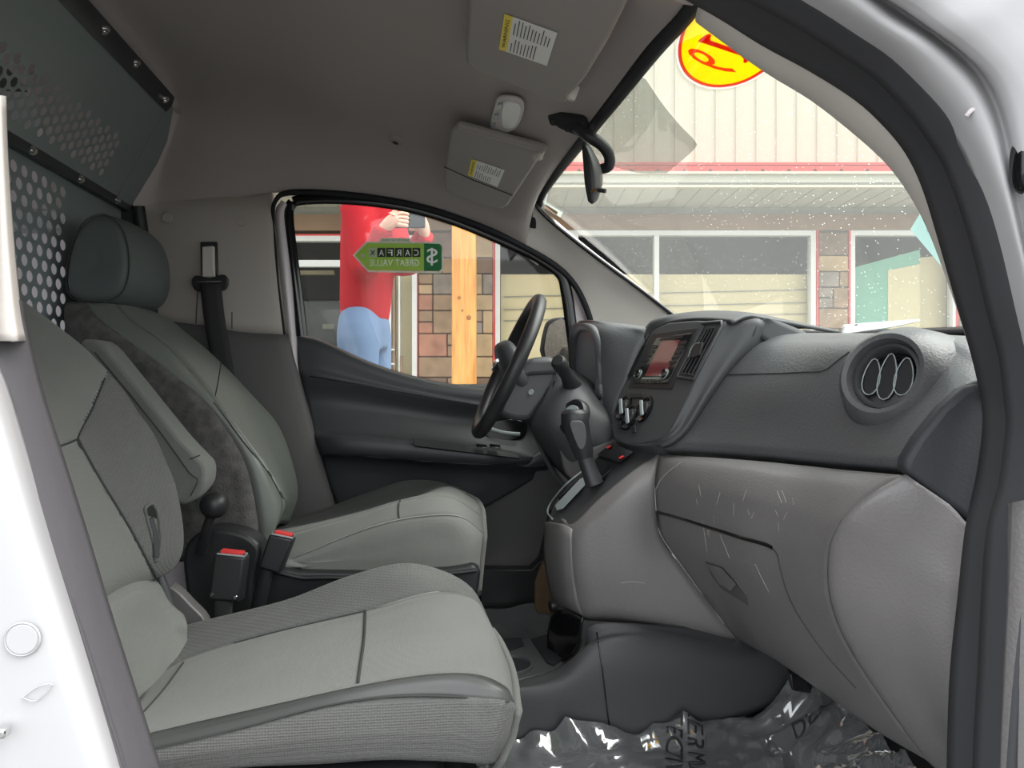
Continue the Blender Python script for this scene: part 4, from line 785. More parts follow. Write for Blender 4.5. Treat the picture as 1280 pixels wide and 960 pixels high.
lathe('key_cylinder', [(.026, 0), (.025, .008), (.012, .010), (0, .010)], kc+ka*.001, ka, M['silver'], kr, seg=24)
# silver metal sheen panel beside console
S('foot_panel', [[(700, 565, 1.60), (715, 545, 1.60), (735, 560, 1.56), (775, 545, 1.55)], [(706, 590, 1.60), (722, 585, 1.58), (742, 580, 1.55), (776, 556, 1.54)], [(716, 600, 1.58), (728, 600, 1.56), (746, 590, 1.54), (778, 562, 1.53)], [(730, 620, 1.56), (740, 615, 1.56), (755, 600, 1.55), (782, 570, 1.55)]], M['kick'], da, thick=.006)
# ---- pale lower panel
lp_rows = [
    [(824, 566, 1.36), (860, 570, 1.25), (905, 573, 1.14), (955, 577, 1.04), (1005, 582, .955), (1062, 588, .85), (1132, 594, .735)],
    [(822, 574, 1.32), (858, 580, 1.215), (900, 585, 1.11), (948, 592, 1.01), (995, 600, .93), (1045, 606, .84), (1090, 618, .765)],
    [(819, 600, 1.305), (852, 606, 1.20), (892, 612, 1.10), (938, 620, 1.00), (985, 630, .92), (1030, 638, .84), (1058, 644, .785)],
    [(818, 616, 1.31), (850, 624, 1.205), (888, 633, 1.105), (930, 644, 1.01), (975, 655, .93), (1015, 662, .855), (1042, 668, .80)],
    [(819, 640, 1.32), (851, 648, 1.215), (888, 660, 1.115), (926, 672, 1.02), (970, 684, .94), (1005, 690, .87), (1035, 695, .815)],
    [(826, 670, 1.32), (858, 684, 1.22), (893, 700, 1.125), (930, 716, 1.035), (972, 730, .955), (1006, 738, .885), (1036, 742, .83)],
    [(848, 702, 1.31), (880, 722, 1.225), (912, 742, 1.135), (948, 762, 1.05), (986, 780, .975), (1022, 792, .905), (1052, 792, .84)],
    [(880, 745, 1.30), (908, 766, 1.225), (936, 786, 1.14), (972, 808, 1.06), (1010, 830, .985), (1050, 848, .91), (1086, 848, .84)],
    [(916, 793, 1.29), (940, 806, 1.22), (966, 822, 1.14), (1004, 848, 1.06), (1046, 878, .985), (1096, 912, .90), (1150, 938, .82)],
    [(935, 806, 1.31), (958, 818, 1.25), (985, 832, 1.17), (1024, 858, 1.09), (1068, 888, 1.01), (1120, 924, .93), (1172, 960, .84)]]
lowp = S('lower_panel', lp_rows, M['grey'], da, nu=5, nv=5, thick=.008)
# centre side of the pale panel
cs_rows = [
    [(700, 648, 1.44), (716, 655, 1.375), (745, 627, 1.355), (785, 593, 1.34), (824, 566, 1.34)],
    [(700, 652, 1.44), (716, 664, 1.365), (748, 640, 1.335), (786, 608, 1.315), (822, 574, 1.32)],
    [(701, 660, 1.44), (716, 680, 1.36), (748, 660, 1.33), (785, 632, 1.31), (819, 606, 1.305)],
    [(702, 690, 1.44), (717, 715, 1.36), (752, 705, 1.33), (790, 684, 1.315), (826, 670, 1.32)],
    [(706, 725, 1.44), (722, 745, 1.365), (762, 745, 1.335), (812, 738, 1.315), (862, 720, 1.305)],
    [(712, 758, 1.44), (728, 768, 1.37), (772, 771, 1.34), (840, 780, 1.315), (916, 793, 1.29)],
    [(716, 766, 1.45), (732, 775, 1.39), (776, 778, 1.37), (842, 787, 1.35), (918, 800, 1.33)]]
csd = S('console_side', cs_rows, M['grey'], da, nu=4, nv=5, thick=.008)
S('console_nose', [[(680, 652, 1.53), (690, 654, 1.44), (702, 656, 1.385), (714, 662, 1.365)], [(680, 700, 1.53), (691, 704, 1.44), (703, 708, 1.385), (716, 712, 1.362)], [(686, 735, 1.52), (696, 742, 1.44), (708, 748, 1.39), (721, 752, 1.366)], [(692, 756, 1.51), (702, 760, 1.45), (714, 764, 1.40), (728, 770, 1.37)]], M['grey'], da, nu=4, nv=4, thick=.008)
# glove box seams and handle
seam(lowp, [(817, 612), (818, 625), (819, 640), (826, 668), (848, 701), (880, 745), (914, 791)], .0010, M['seamlight'], da, 'panel_seam', n=4)
seam(csd, [(840, 572), (826, 590), (819, 606), (820, 640)], .0010, M['seamlight'], da, 'panel_seam')
seam(lowp, [(852, 578), (838, 588), (826, 600), (820, 612)], .0010, M['seamlight'], da, 'panel_seam')
gtop = [(821, 640), (850, 648), (888, 660), (926, 672), (955, 680), (966, 685), (972, 694), (976, 712), (984, 740), (1000, 772), (1030, 815), (1070, 860)]
seam(lowp, gtop[:6], .0032, M['gloss'], da, 'glove_box_gap', n=4, off=-.0005)
seam(lowp, gtop[5:], .0016, M['seamdark'], da, 'glove_box_gap', n=4, off=-.0003)
hd = [(881, 701), (904, 708), (920, 726), (934, 744), (936, 757), (918, 746), (902, 736), (890, 720)]
hpts = [hit(lowp, x, y, .0008) for x, y in hd]
hdl = prism('glove_box_handle', hpts, Vector((.004, .0, .0)), M['kick'], da, .001)
hp2 = [hit(lowp, x, y, .002) for x, y in ((883, 703), (903, 709), (921, 729), (914, 737), (900, 728))]
prism('handle_lip', hp2, Vector((-.002, -.006, 0)), M['grey'], hdl, .002)
random.seed(21)
for k in range(16):                                                  # scuffs
    x0, y0 = random.uniform(870, 1000), random.uniform(600, 665); dx, dy = random.uniform(-5, 6), random.uniform(6, 16)
    seam(lowp, [(x0, y0), (x0+dx, y0+dy)], random.uniform(.0002, .0004), M['scuff'], da, 'scuff', off=.0)
for a in ([(944, 705), (952, 722), (961, 740)], [(878, 650), (884, 690)], [(900, 668), (912, 698)]): seam(lowp, a, .00035, M['scuff'], da, 'scuff', off=0)
for a in ([(776, 729), (790, 727), (806, 729)],): seam(csd, a, .0004, M['scuff'], da, 'scuff', off=0)
# near end of the pale panel
ne_rows = [
    [(1132, 592, .735), (1090, 616, .745), (1058, 642, .765), (1042, 667, .785), (1035, 694, .80), (1036, 742, .815), (1052, 792, .825), (1086, 850, .825), (1150, 940, .805), (1172, 962, .80)],
    [(1238, 667, .705), (1236, 690, .705), (1233, 715, .703), (1230, 740, .70), (1228, 765, .70), (1225, 800, .70), (1223, 840, .70), (1222, 880, .70), (1222, 940, .70), (1222, 965, .70)]]
ne_rows.append([P(*a)+Vector((.16, .02, 0)) for a in ne_rows[-1]])
ne_rows.insert(1, [P(*a).lerp(P(*b), .10)+Vector((-.004, -.006, 0)) for a, b in zip(ne_rows[0], ne_rows[1])])
ne_rows.insert(2, [P(*a).lerp(P(*b), .5)+Vector((-.002, -.005, 0)) for a, b in zip(ne_rows[0], ne_rows[2])])
S('end_cover', ne_rows, M['grey'], da, nu=4, nv=5, thick=.008)
# ---- shifter bezel on the console
bz = [P(684, 652, 1.53), P(690, 664, 1.44), P(716, 657, 1.372), P(745, 628, 1.352), P(785, 594, 1.338), P(822, 567, 1.34), P(800, 556, 1.40), P(775, 549, 1.52), P(752, 566, 1.53), P(718, 594, 1.54), P(692, 628, 1.545)]
cen = sum(bz, Vector())/len(bz)
pbz = plane(bz[0], bz[2], bz[6])
shb = prism('shift_bezel', bz, Vector((.006, 0, -.02)), M['console'], da, .006, 3)
def SB(px, py, off): return PL(px, py, (pbz[0], pbz[1]), off)
bzn = pbz[1]
def shift_pt(px, py, off=.004):
    h = hit(shb, px, py, off); return h if h is not None else SB(px, py, off)
prism('gear_gate', [shift_pt(x, y) for x, y in ((696, 634), (728, 600), (735, 597), (737, 604), (705, 638), (698, 640))], bzn*.002, M['silver'], da, .001)
prism('gear_letters_strip', [shift_pt(x, y, .003) for x, y in ((700, 625), (728, 598), (733, 596), (732, 600), (704, 630))], bzn*.002, M['gloss'], da, .0005)
prism('shift_boot_well', [shift_pt(x, y, .002) for x, y in ((738, 580), (748, 574), (764, 580), (766, 587), (752, 600), (742, 604))], bzn*.0015, M['gloss'], da, .0005)
sp = prism('switch_panel', [shift_pt(x, y, .002) for x, y in ((748, 570), (768, 555), (793, 566), (775, 580))], bzn*.003, M['gloss'], da, .001)
prism('indicator', [shift_pt(x, y, .006) for x, y in ((760, 562), (765, 559), (767, 560), (762, 563))], bzn*.001, M['red'], sp)
prism('indicator', [shift_pt(x, y, .006) for x, y in ((776, 575), (781, 572), (783, 573), (778, 576))], bzn*.001, M['red'], sp)
tube('bezel_trim', [shift_pt(x, y, .004) for x, y in ((692, 650), (686, 642), (690, 630), (708, 608), (730, 590))], .002, M['silver'], da, n=4, seg=8)
# ---- gear shifter
gs = thing('gear_shifter', 'black automatic gear lever rising from the console', 'gear lever', P(742, 603, 1.42))
tube('lever_shaft', [P(744, 606, 1.42), P(736, 585, 1.425), P(728, 560, 1.43)], [.020, .017, .016], M['black'], gs, n=5, flat=(Vector((1, 0, .2)).normalized(), .8))
kn = [P(731, 572, 1.43), P(728, 560, 1.43), P(722, 540, 1.432), P(719, 526, 1.434), P(718, 517, 1.436), P(718, 512, 1.436)]
tube('lever_knob', kn, [.018, .022, .026, .029, .028, .020], M['black'], gs, n=4, seg=16, flat=(Vector((1, 0, .2)).normalized(), .95))
prism('knob_inlay', cr([P(x, y, 1.399) for x, y in ((712, 530), (720, 526), (729, 528), (733, 540), (732, 556), (728, 562), (722, 558))], 3, closed=True), Vector((.002, .014, 0)), M['dash_smooth'], gs, .003)
# ---- steering wheel
swc = V(.197, 1.75, .044); un = Vector((.4145, 0, .91)); nn = Vector((-.91, 0, .4145)); ly = Vector((0, 1, 0))
st = thing('steering_wheel', 'black steering wheel seen edge on before the side window', 'steering wheel', swc+Vector((.1, 0, -.05)))
ringp = [swc+(un*math.cos(2*math.pi*i/48)+ly*math.sin(2*math.pi*i/48))*.178 for i in range(48)]
tube('rim', ringp, .0165, M['black'], st, n=0, seg=14, closed=True)
hub = ellipsoid('airbag_cover', swc+nn*-.012, (.028, .085, .072), M['dash_smooth'], st, rot=Matrix.Rotation(-math.atan2(.4145, .91), 3, 'Y'), power=3)
for sgn in (-1, 1):
    tube('spoke', [swc+ly*.06*sgn+un*.01-nn*.005, swc+ly*.12*sgn+un*.012-nn*.002, swc+ly*.17*sgn+un*.015], [.026, .020, .016], M['dash_smooth'], st, n=4, flat=(un, .5))
tube('spoke', [swc-un*.05-nn*.01, swc-un*.12-nn*.004, swc-un*.17], [.03, .024, .018], M['dash_smooth'], st, n=4, flat=(ly, .4))
# emblem: chrome ring crossed by a bar, as moulded on the airbag cover
ec = swc+nn*.032
em = [ec+(un*math.cos(2*math.pi*i/24)*.9+ly*math.sin(2*math.pi*i/24))*.026 for i in range(24)]
emb = tube('emblem', em, .003, M['chrome'], st, n=0, seg=8, closed=True); tube('emblem_bar', [ec-ly*.032, ec+ly*.032], .004, M['chrome'], emb, n=0, seg=6)
# column shroud
csh = [(640, 478), (652, 456), (664, 447), (690, 445), (700, 456), (697, 474), (684, 500), (664, 526), (645, 526), (624, 520), (622, 505)]
prism('column_shroud', [P(x, y, 1.675) for x, y in csh], Vector((0, .15, 0)), M['dash_smooth'], st, .018, 4)
prism('shroud_upper', [P(x, y, 1.668) for x, y in ((640, 478), (653, 456), (664, 448), (690, 446), (699, 456), (698, 468), (664, 470))], Vector((0, .16, 0)), M['dash_smooth'], st, .012, 3)
tube('shroud_gap', [(697, 462, 1.672), (692, 480, 1.660), (682, 500, 1.660), (664, 524, 1.668)], .0018, M['gloss'], st, n=4, seg=6)
lathe('shroud_screw', [(0, .001), (.005, .001), (.006, .003), (.007, 0)], P(664, 490, 1.672), Vector((-.3, -1, 0)), M['silver'], st, seg=12)
# stalk
sk = tube('wiper_stalk', [P(718, 490, 1.655), P(714, 482, 1.635), P(708, 470, 1.61), P(701, 456, 1.58)], [.030, .020, .014, .017], M['black'], st, n=4, seg=14)
lathe('stalk_tip', [(0, .014), (.013, .013), (.0175, .006), (.0175, -.012), (.0, -.014)], P(699, 454, 1.575), (P(699, 454, 1.57)-P(708, 470, 1.61)), M['black'], sk, seg=14)
# ---- floor console with cup holders
fc = thing('floor_console', 'dark plastic floor console with cup holders between the footwells', 'console', V(.3, 1.38, -.665))
S('console_side', [[(560, 950, 1.255), (640, 945, 1.255), (700, 942, 1.255), (762, 935, 1.255), (840, 922, 1.255), (940, 892, 1.265), (1040, 850, 1.275)],
                   [(560, 905, 1.26), (640, 905, 1.26), (700, 900, 1.26), (758, 890, 1.26), (840, 875, 1.26), (930, 850, 1.265), (1030, 825, 1.275)],
                   [(560, 866, 1.265), (640, 866, 1.265), (700, 856, 1.265), (754, 830, 1.265), (840, 828, 1.265), (920, 826, 1.27), (1000, 810, 1.28)],
                   [(560, 858, 1.285), (640, 857, 1.285), (696, 844, 1.29), (749, 800, 1.285), (840, 796, 1.285), (910, 806, 1.29), (980, 800, 1.30)],
                   [(560, 852, 1.31), (640, 850, 1.315), (690, 838, 1.32), (728, 812, 1.32), (744, 780, 1.31), (840, 782, 1.31), (960, 790, 1.33)]], M['console'], fc, nu=5, nv=5, thick=.008)
fcs = [o for o in fc.children][0]
seam(fcs, [(746, 790), (752, 830), (758, 880), (765, 934)], .0016, M['gloss'], fc)
CZ = -.548
def CT(px, py, off=0): return PZ(px, py, CZ)+Vector((0, 0, off))
ctop = prism('console_top', [CT(x, y) for x, y in ((540, 858), (640, 852), (690, 840), (716, 818), (728, 795), (712, 785), (690, 790), (660, 798), (600, 800), (540, 800))], Vector((0, 0, -.02)), M['console'], fc, .004)
cc = CT(636, 833, .0)
lathe('cup_holder', [(.047, .000), (.046, .005), (.043, .006), (.041, .003), (.040, .0012), (0, .0012)], cc, UP, M['console'], fc, seg=36)
lathe('cup_well', [(0, .0022), (.0395, .0022), (.0395, .001)], cc, UP, M['matte'], fc, seg=32)
prism('front_tray', [CT(x, y, .001) for x, y in ((664, 800), (690, 792), (712, 787), (722, 795), (716, 808), (704, 825), (692, 833), (684, 830))], UP*.002, M['matte'], fc, .001)
prism('small_tray', [CT(x, y, .001) for x, y in ((628, 800), (652, 798), (655, 808), (640, 813), (628, 813))], UP*.002, M['matte'], fc, .001)
S('tray_wall', [[(688, 770, 1.47), (700, 762, 1.43), (716, 766, 1.39), (728, 772, 1.36)], [(684, 792, 1.47), (698, 795, 1.43), (712, 800, 1.39), (722, 804, 1.36)], [(684, 820, 1.44), (694, 828, 1.41), (704, 826, 1.38), (714, 818, 1.36)]], M['gloss'], fc, thick=.004)
lathe('power_socket', [(0, .012), (.011, .012), (.013, .009), (.013, 0)], P(694, 757, 1.49), Vector((-1, -.2, 0)), M['black'], fc, seg=18)
boxx('tunnel', V(.12, 1.32, -.66), V(.75, 1.5, -.57), M['black'], fc, .01)
pdl = prism('brake_pedal', [P(668, 728, 1.72), P(676, 706, 1.72), P(694, 712, 1.72), P(696, 768, 1.72), P(672, 768, 1.72), P(668, 760, 1.72)], Vector((.012, .05, 0)), mat('brown_carpet', rgb(96, 80, 62), .95, .1, bump=('noise', 200, .6)), None, .004)
tag(pdl, 'brown carpeted footwell patch under the steering column', 'footwell panel', kind='structure'); pdl.name = 'footwell_panel'
# ================================================================== CEILING FITTINGS
def visor(label, pl, corners, hinge, lab, clip):
    t = thing('sun_visor', label, 'sun visor', PL(*hinge, pl), 'sun visors folded up against the headliner')
    pts = [PL(x, y, pl) for x, y in corners]
    prism('visor_panel', pts, pl[1]*-.018, M['visor'], t, .007, 4)
    a, b_, c, d = [PL(x, y, pl, .0012) for x, y in lab]              # label: a-b is the yellow edge
    prism('warning_label', [a, b_, c, d], pl[1]*.0006, M['label'], t)
    lb = t.children[-1]
    k = .16
    prism('label_header', [a, b_, b_.lerp(c, k), a.lerp(d, k)], pl[1]*.0010, M['label_y'], lb)
    up = (a-d).normalized(); rt = (b_-a).normalized(); W = (b_-a).length; H = (d-a).length
    text('label_lettering', 'WARNING', a.lerp(b_, .5).lerp(d.lerp(c, .5), k/2)+pl[1]*.0014, rt, up, W*.8, H*.07, M['ink'], lb)
    for col in (0, 1):
        for r_ in range(11):
            if col == 0 and r_ > 7: continue
            s = .22+r_*.067; x0 = .05+col*.5; x1 = x0+random.uniform(.25, .42)
            p0 = a.lerp(b_, x0).lerp(d.lerp(c, x0), s); p1 = a.lerp(b_, x1).lerp(d.lerp(c, x1), s)
            q = -up*H*.018
            prism('printed_line', [p0+pl[1]*.0008, p1+pl[1]*.0008, p1+q+pl[1]*.0008, p0+q+pl[1]*.0008], pl[1]*.0003, M['ink'], lb)
    x, y = clip
    lathe('visor_clip', [(0, .004), (.006, .004), (.008, .001), (.009, -.02)], PL(x, y, pl), pl[1], M['trim'], t, seg=14)
    return t, pl
va, vb = P(588, 82, 1.24), P(715, 126, 1.23)
v1, pl1 = visor('large sun visor above the near seat with yellow warning label', plane(va, vb, va+Vector((0, -.38, -.035))), [(592, 88), (582, 78), (581, 64), (585, 0), (594, -70), (604, -90), (810, -70), (812, -50), (786, 0), (760, 52), (732, 98), (722, 110), (712, 118), (708, 130), (699, 129)], (700, 128), [(624, 60), (631, 16), (697, 40), (684, 81)], (714, 122))
wa, wb, wc = P(568, 152, 1.54), P(680, 186, 1.53), P(560, 244, 1.88)
v2, pl2 = visor('far sun visor above the side window with small warning label', plane(wa, wb, wc), [(572, 157), (564, 162), (561, 174), (554, 222), (556, 236), (564, 244), (600, 256), (626, 262), (634, 258), (650, 235), (671, 203), (668, 196), (681, 191), (683, 188), (676, 185), (640, 176)], (676, 195), [(585, 218), (590, 198), (631, 212), (622, 233)], (674, 197))
tube('visor_fold', [PL(555, 208, pl2, .001), PL(590, 224, pl2, .001), PL(641, 244, pl2, .001)], .0012, M['seamdark'], v2, n=0, seg=6)
tube('visor_roll', [PL(573, 160, pl2), PL(620, 173, pl2), PL(664, 185, pl2), PL(679, 189, pl2)], .006, M['visor'], v2, n=4, flat=(Vector((0, 0, 1)), .7))
# dome light
dpl = plane(P(620, 150, 1.44), P(655, 140, 1.44), P(637, 115, 1.38))
dl = thing('dome_light', 'oblong pale dome light with three switches on the headliner', 'dome light', P(637, 137, 1.43))
dp = plane(V(.10, 1.40, .592), V(.22, 1.40, .545), V(.16, 1.48, .568))
dbase = plate('light_base', [(620, 128), (624, 117), (636, 115), (650, 118), (657, 126), (655, 140), (648, 154), (636, 160), (622, 157), (615, 150)], dp, .008, M['trim'], dl, .003, off=.004, n=3)
plate('light_lens', [(632, 120), (648, 121), (654, 128), (651, 142), (645, 152), (634, 153), (630, 146)], dp, .004, M['label'], dl, .002, off=.011, n=2)
for px, py in ((629, 124), (624, 138), (620, 150)): plate('light_switch', [(px-3, py-3), (px+3, py-3), (px+2, py+3), (px-4, py+3)], dp, .005, M['silver'], dl, .001, off=.012)
mp = plane(V(-.05, 1.45, .662), V(.05, 1.45, .622), V(0, 1.6, .640))
mc = lathe('microphone', [(.020, -.004), (.019, .003), (.015, .005), (0, .005)], hit(hl, 495, 175, .001), Vector((-.25, -.1, -1)), M['headliner'], None, seg=24)
tag(mc, 'small round microphone cover on the headliner left of the dome light', 'microphone')
lathe('grille', [(.008, 0), (.008, .001), (0, .001)], hit(hl, 495, 176, .0065), Vector((-.25, -.1, -1)), M['ink'], mc, seg=12)
for px, py in ((162, 57), (223, 138)):
    o = lathe('headliner_clip', [(.011, -.002), (.010, .003), (0, .004)], hit(hl, px, py, .001), Vector((0, -.2, -1)), M['headliner'], None, seg=18)
    tag(o, 'round push clip in the headliner beside the %s of the upper partition bar' % ('middle' if px < 200 else 'end'), 'clip', 'headliner push clips')
# rear-view mirror
rm = thing('rearview_mirror', 'black rear-view mirror on a curved arm at the top of the windshield', 'rear-view mirror', P(715, 155, 1.38))
prism('mirror_mount', [P(684, 144, 1.42), P(700, 142, 1.38), P(728, 150, 1.34), P(732, 164, 1.34), P(722, 172, 1.37), P(700, 162, 1.41), P(685, 152, 1.43)], Vector((.01, .01, .02)), M['black'], rm, .004, 3)
for px, py in ((691, 153), (709, 161)): lathe('screw_hole', [(0, .001), (.006, .001), (.007, 0)], P(px, py, 1.395-(px-691)*.0016), Vector((-.4, -.6, -.6)), M['gloss'], rm, seg=12)
tube('mirror_arm', [P(722, 160, 1.36), P(736, 170, 1.34), P(752, 181, 1.34), P(761, 194, 1.35), P(761, 207, 1.36), P(752, 211, 1.37), P(742, 210, 1.38)], [.012, .012, .011, .011, .011, .010, .008], M['black'], rm, n=5, seg=12)
ma, mb, mc_, md_ = P(728, 182, 1.29), P(735, 254, 1.29), P(748, 246, 1.30), P(741, 184, 1.30)
S('mirror_housing', [[(727, 180, 1.27), (729, 205, 1.265), (731, 230, 1.265), (735, 252, 1.27)], [(731, 178, 1.265), (740, 200, 1.255), (745, 228, 1.255), (741, 255, 1.265)], [(736, 180, 1.30), (748, 204, 1.29), (752, 228, 1.29), (748, 248, 1.30)], [(738, 184, 1.38), (750, 206, 1.40), (753, 226, 1.40), (748, 240, 1.38)], [(736, 190, 1.48), (744, 208, 1.50), (746, 222, 1.50), (742, 234, 1.48)], [(732, 192, 1.50), (734, 208, 1.51), (735, 222, 1.51), (736, 236, 1.50)]], M['black'], rm, nu=4, nv=4, thick=.004)
prism('mirror_glass', [P(728, 183, 1.272), P(735, 250, 1.272), P(736.5, 235, 1.49), P(732.5, 193, 1.49)], Vector((.004, 0, 0)), M['chrome'], rm)
tube('mirror_tab', [P(746, 237, 1.27), P(757, 239, 1.26)], .004, M['black'], rm, n=0)
plate('tab_slot', [(738, 238), (746, 235), (746, 238), (738, 241)], (P(740, 238, 1.254), Vector((0, -1, 0))), .001, M['gloss'], rm)
# ================================================================== STICKERS AND PAPER
def hw(px, py, off=0.0):
    h = hit(ws, px, py, off); return h if h is not None else PL(px, py, wpl, off)
wpl = plane(hit(ws, 870, 60, 0), hit(ws, 900, 100, 0), hit(ws, 940, 85, 0))
def WS(px, py, off=-.004): return PL(px, py, wpl, off)
oval = [(866, 12), (852, 38), (846, 65), (850, 86), (862, 101), (882, 110), (905, 111), (930, 105), (955, 91), (972, 77), (985, 58), (978, 25), (955, 5), (920, -8), (890, -6)]
ys = thing('year_sticker', 'yellow oval year sticker with red 19 on the windshield', 'sticker', WS(905, 110))
oc = sum((Vector((x, y, 0)) for x, y in oval), Vector())/len(oval)
def oring(k): return [WS(oc.x+(x-oc.x)*k, oc.y+(y-oc.y)*k, -.003) for x, y in oval]
M['yellow'] = film_mat('sticker_yellow', rgb(240, 214, 10), .7); M['sred'] = film_mat('sticker_red', rgb(222, 66, 62), .6); M['clear'] = film_mat('sticker_edge', rgb(225, 226, 222), .7)
def ring_strip(nm, ka, kb_, mm): return from_grid(nm, [cr(oring(ka), 3, closed=True), cr(oring(kb_), 3, closed=True)], mm, ys, .0005, wrap=True)
ring_strip('sticker_edge', 1.045, 1.0, M['clear']); ring_strip('sticker_border', 1.0, .93, M['sred'])
prism('sticker_face', cr(oring(.93), 3, closed=True), wpl[1]*.0005, M['yellow'], ys)
M['dred'] = film_mat('digit_red', rgb(226, 70, 66), .85)
upv = WS(877, 42)-WS(935, 70); rtv = WS(880, 90)-WS(905, 42)
def digit(nm, body, c, w, h): return text(nm, body, WS(*c, -.0007), rtv, upv, w, h, M['dred'], ys)
dh = (WS(876, 45)-WS(941, 72)).length
one = [(372, 370), (395, 345), (440, 315), (478, 308), (489, 325), (478, 345), (484, 366), (600, 408), (760, 462), (800, 474), (852, 468), (880, 485), (835, 530), (795, 567), (772, 560), (776, 532), (748, 500), (600, 450), (450, 400), (415, 388), (378, 380)]
prism('digit_one', [WS(820+x/7.11, y/7.11, -.0012) for x, y in one], wpl[1]*.0003, M['dred'], ys)
digit('digit_nine', '9', (889, 78), dh*.42, dh*.98)
# small sticker in the far top corner of the windshield
cpx = [(679, 250), (704, 265), (701, 271), (676, 256)]
cs = thing('corner_sticker', 'small white sticker in the far top corner of the windshield', 'sticker', hw(690, 260, 0))
prism('sticker_face', [hw(x, y, .002) for x, y in cpx], Vector((-.0005, -.0005, 0)), film_mat('sticker_film', rgb(225, 230, 226), .6), cs)
prism('sticker_print', [hw(x, y, .003) for x, y in ((683, 254.5), (698, 264), (696.5, 267.5), (681, 258))], Vector((-.0003, -.0003, 0)), film_mat('print_brown', rgb(200, 170, 150), .6), cs)
# service label at the right of the windshield
sl_ = thing('windshield_label', 'pale blue sheet of small print stuck inside the windshield by the near pillar', 'label', hw(1150, 300, 0))
q4 = [hw(x, y, .003) for x, y in ((1157, 257), (1140, 285), (1168, 318), (1200, 356), (1200, 330), (1180, 290))]
prism('label_sheet', q4, Vector((-.0006, -.0006, 0)), film_mat('blue_paper', rgb(196, 214, 212), .65), sl_)
for k in range(9):
    x0, y0 = 1163+3.4*k, 277+5.2*k
    a = [hw(x, y, .004) for x, y in ((x0, y0), (x0-1.5, y0+10), (x0-.5, y0+10.6), (x0+1, y0+.6))]
    if all(a): prism('printed_line', a, Vector((-.0003, -.0003, 0)), M['ink'], sl_)
# band of dots round the mirror foot on the windshield
fm = glass('frit_dots', (.42, .43, .41), haze=.02, refl=.04)
ft = thing('dotted_shade', 'grey dotted sun shade area printed on the windshield behind the mirror', 'shade', hw(830, 180, 0))
lft = [(800, 92), (786, 112), (768, 135), (752, 155), (738, 176), (732, 196)]; rgt = [(808, 98), (828, 128), (850, 155), (869, 175), (868, 186), (834, 216)]
mid_ = [(804, 96), (806, 120), (808, 145), (806, 170), (802, 195), (790, 214)]
S('dot_field', [[hw(*q, .0015) for q in lft], [hw(*q, .0015) for q in mid_], [hw(*q, .0015) for q in rgt]], fm, ft, nu=6, nv=4, thick=0)
# papers lying on the dash
pp = thing('paper_sheet', 'white sheet of paper lying on top of the dashboard', 'paper', P(1110, 412, 1.05))
g_ = S('sheet', [[V(.66, 1.18, .098), V(.70, 1.08, .085), V(.73, .98, .078), V(.76, .88, .074)], [V(.74, 1.20, .098), V(.78, 1.10, .092), V(.81, 1.0, .086), V(.84, .90, .08)]], M['paper'], pp, thick=.0006)
# dash paper positioned from its visible outline
for o in list(pp.children): bpy.data.objects.remove(o)
sheet = S('sheet', [[P(1050, 419, 1.11), P(1080, 414, 1.03), P(1120, 408, .96), P(1150, 401, .90)], [P(1054, 406, 1.13), P(1085, 403.5, 1.06), P(1115, 401.5, 1.0), P(1150, 399, .94)]], M['paper'], pp, thick=.0006)
for i in range(7):
    x = 1068+8*i
    prism('handwriting', [P(x, 405.5-i*.25, 1.085-i*.012), P(x+4, 405.2-i*.25, 1.08-i*.012), P(x+4, 406.7-i*.25, 1.08-i*.012), P(x, 407-i*.25, 1.085-i*.012)], Vector((0, -.0004, .0002)), M['ink'], pp)
# tag-shaped green sticker on the side glass
gn = gpl[1]
tg = thing('price_tag_sticker', 'green arrow-shaped value sticker seen reversed on the side window', 'sticker', PL(500, 340, gpl, .004))
def GP(px, py, off): return PL(px, py, gpl, .003+off)
M['tagw'] = film_mat('tag_white', rgb(228, 230, 222), .6); M['tagl'] = film_mat('tag_lime', rgb(190, 218, 120), .6); M['tagg'] = film_mat('tag_green', rgb(66, 150, 98), .6); M['tagp'] = mat('tag_print', rgb(236, 238, 232), .6); M['tagd'] = film_mat('tag_dark', rgb(70, 84, 72), .6)
arrow = [(441, 319), (458, 302), (550, 303), (554, 307), (554, 338), (550, 342), (460, 340)]
inner = [(444, 319), (459.5, 304.5), (549, 305), (552, 308), (552, 336), (549, 339.5), (461, 337.8)]
from_grid('tag_border', [[GP(x, y, .0010) for x, y in arrow], [GP(x, y, .0010) for x, y in inner]], M['tagw'], tg, .0004, wrap=True, smooth=False)
prism('tag_lime_field', [GP(x, y, .0010) for x, y in ((444, 319), (459.5, 304), (530, 304.5), (530, 338.7), (461, 337.5))], gn*.0003, M['tagl'], tg)
prism('tag_green_field', [GP(x, y, .0010) for x, y in ((530, 304.5), (549, 305), (552, 308), (552, 336), (549, 339), (530, 338.7))], gn*.0003, M['tagg'], tg)
prism('tag_banner', [GP(x, y, .0004) for x, y in ((474, 302.5), (477, 297.5), (512, 297.5), (514, 303)) ], gn*.0004, M['tagw'], tg)
lathe('tag_hole', [(0, .0006), (.006, .0006), (.006, 0)], GP(453.7, 319.5, .0012), gn, M['tagw'], tg, seg=16)
Rm = (GP(460, 320, 0)-GP(540, 320, 0)).normalized(); Um = (GP(500, 310, 0)-GP(500, 330, 0)).normalized()
mpx = (GP(460, 320, 0)-GP(540, 320, 0)).length/80
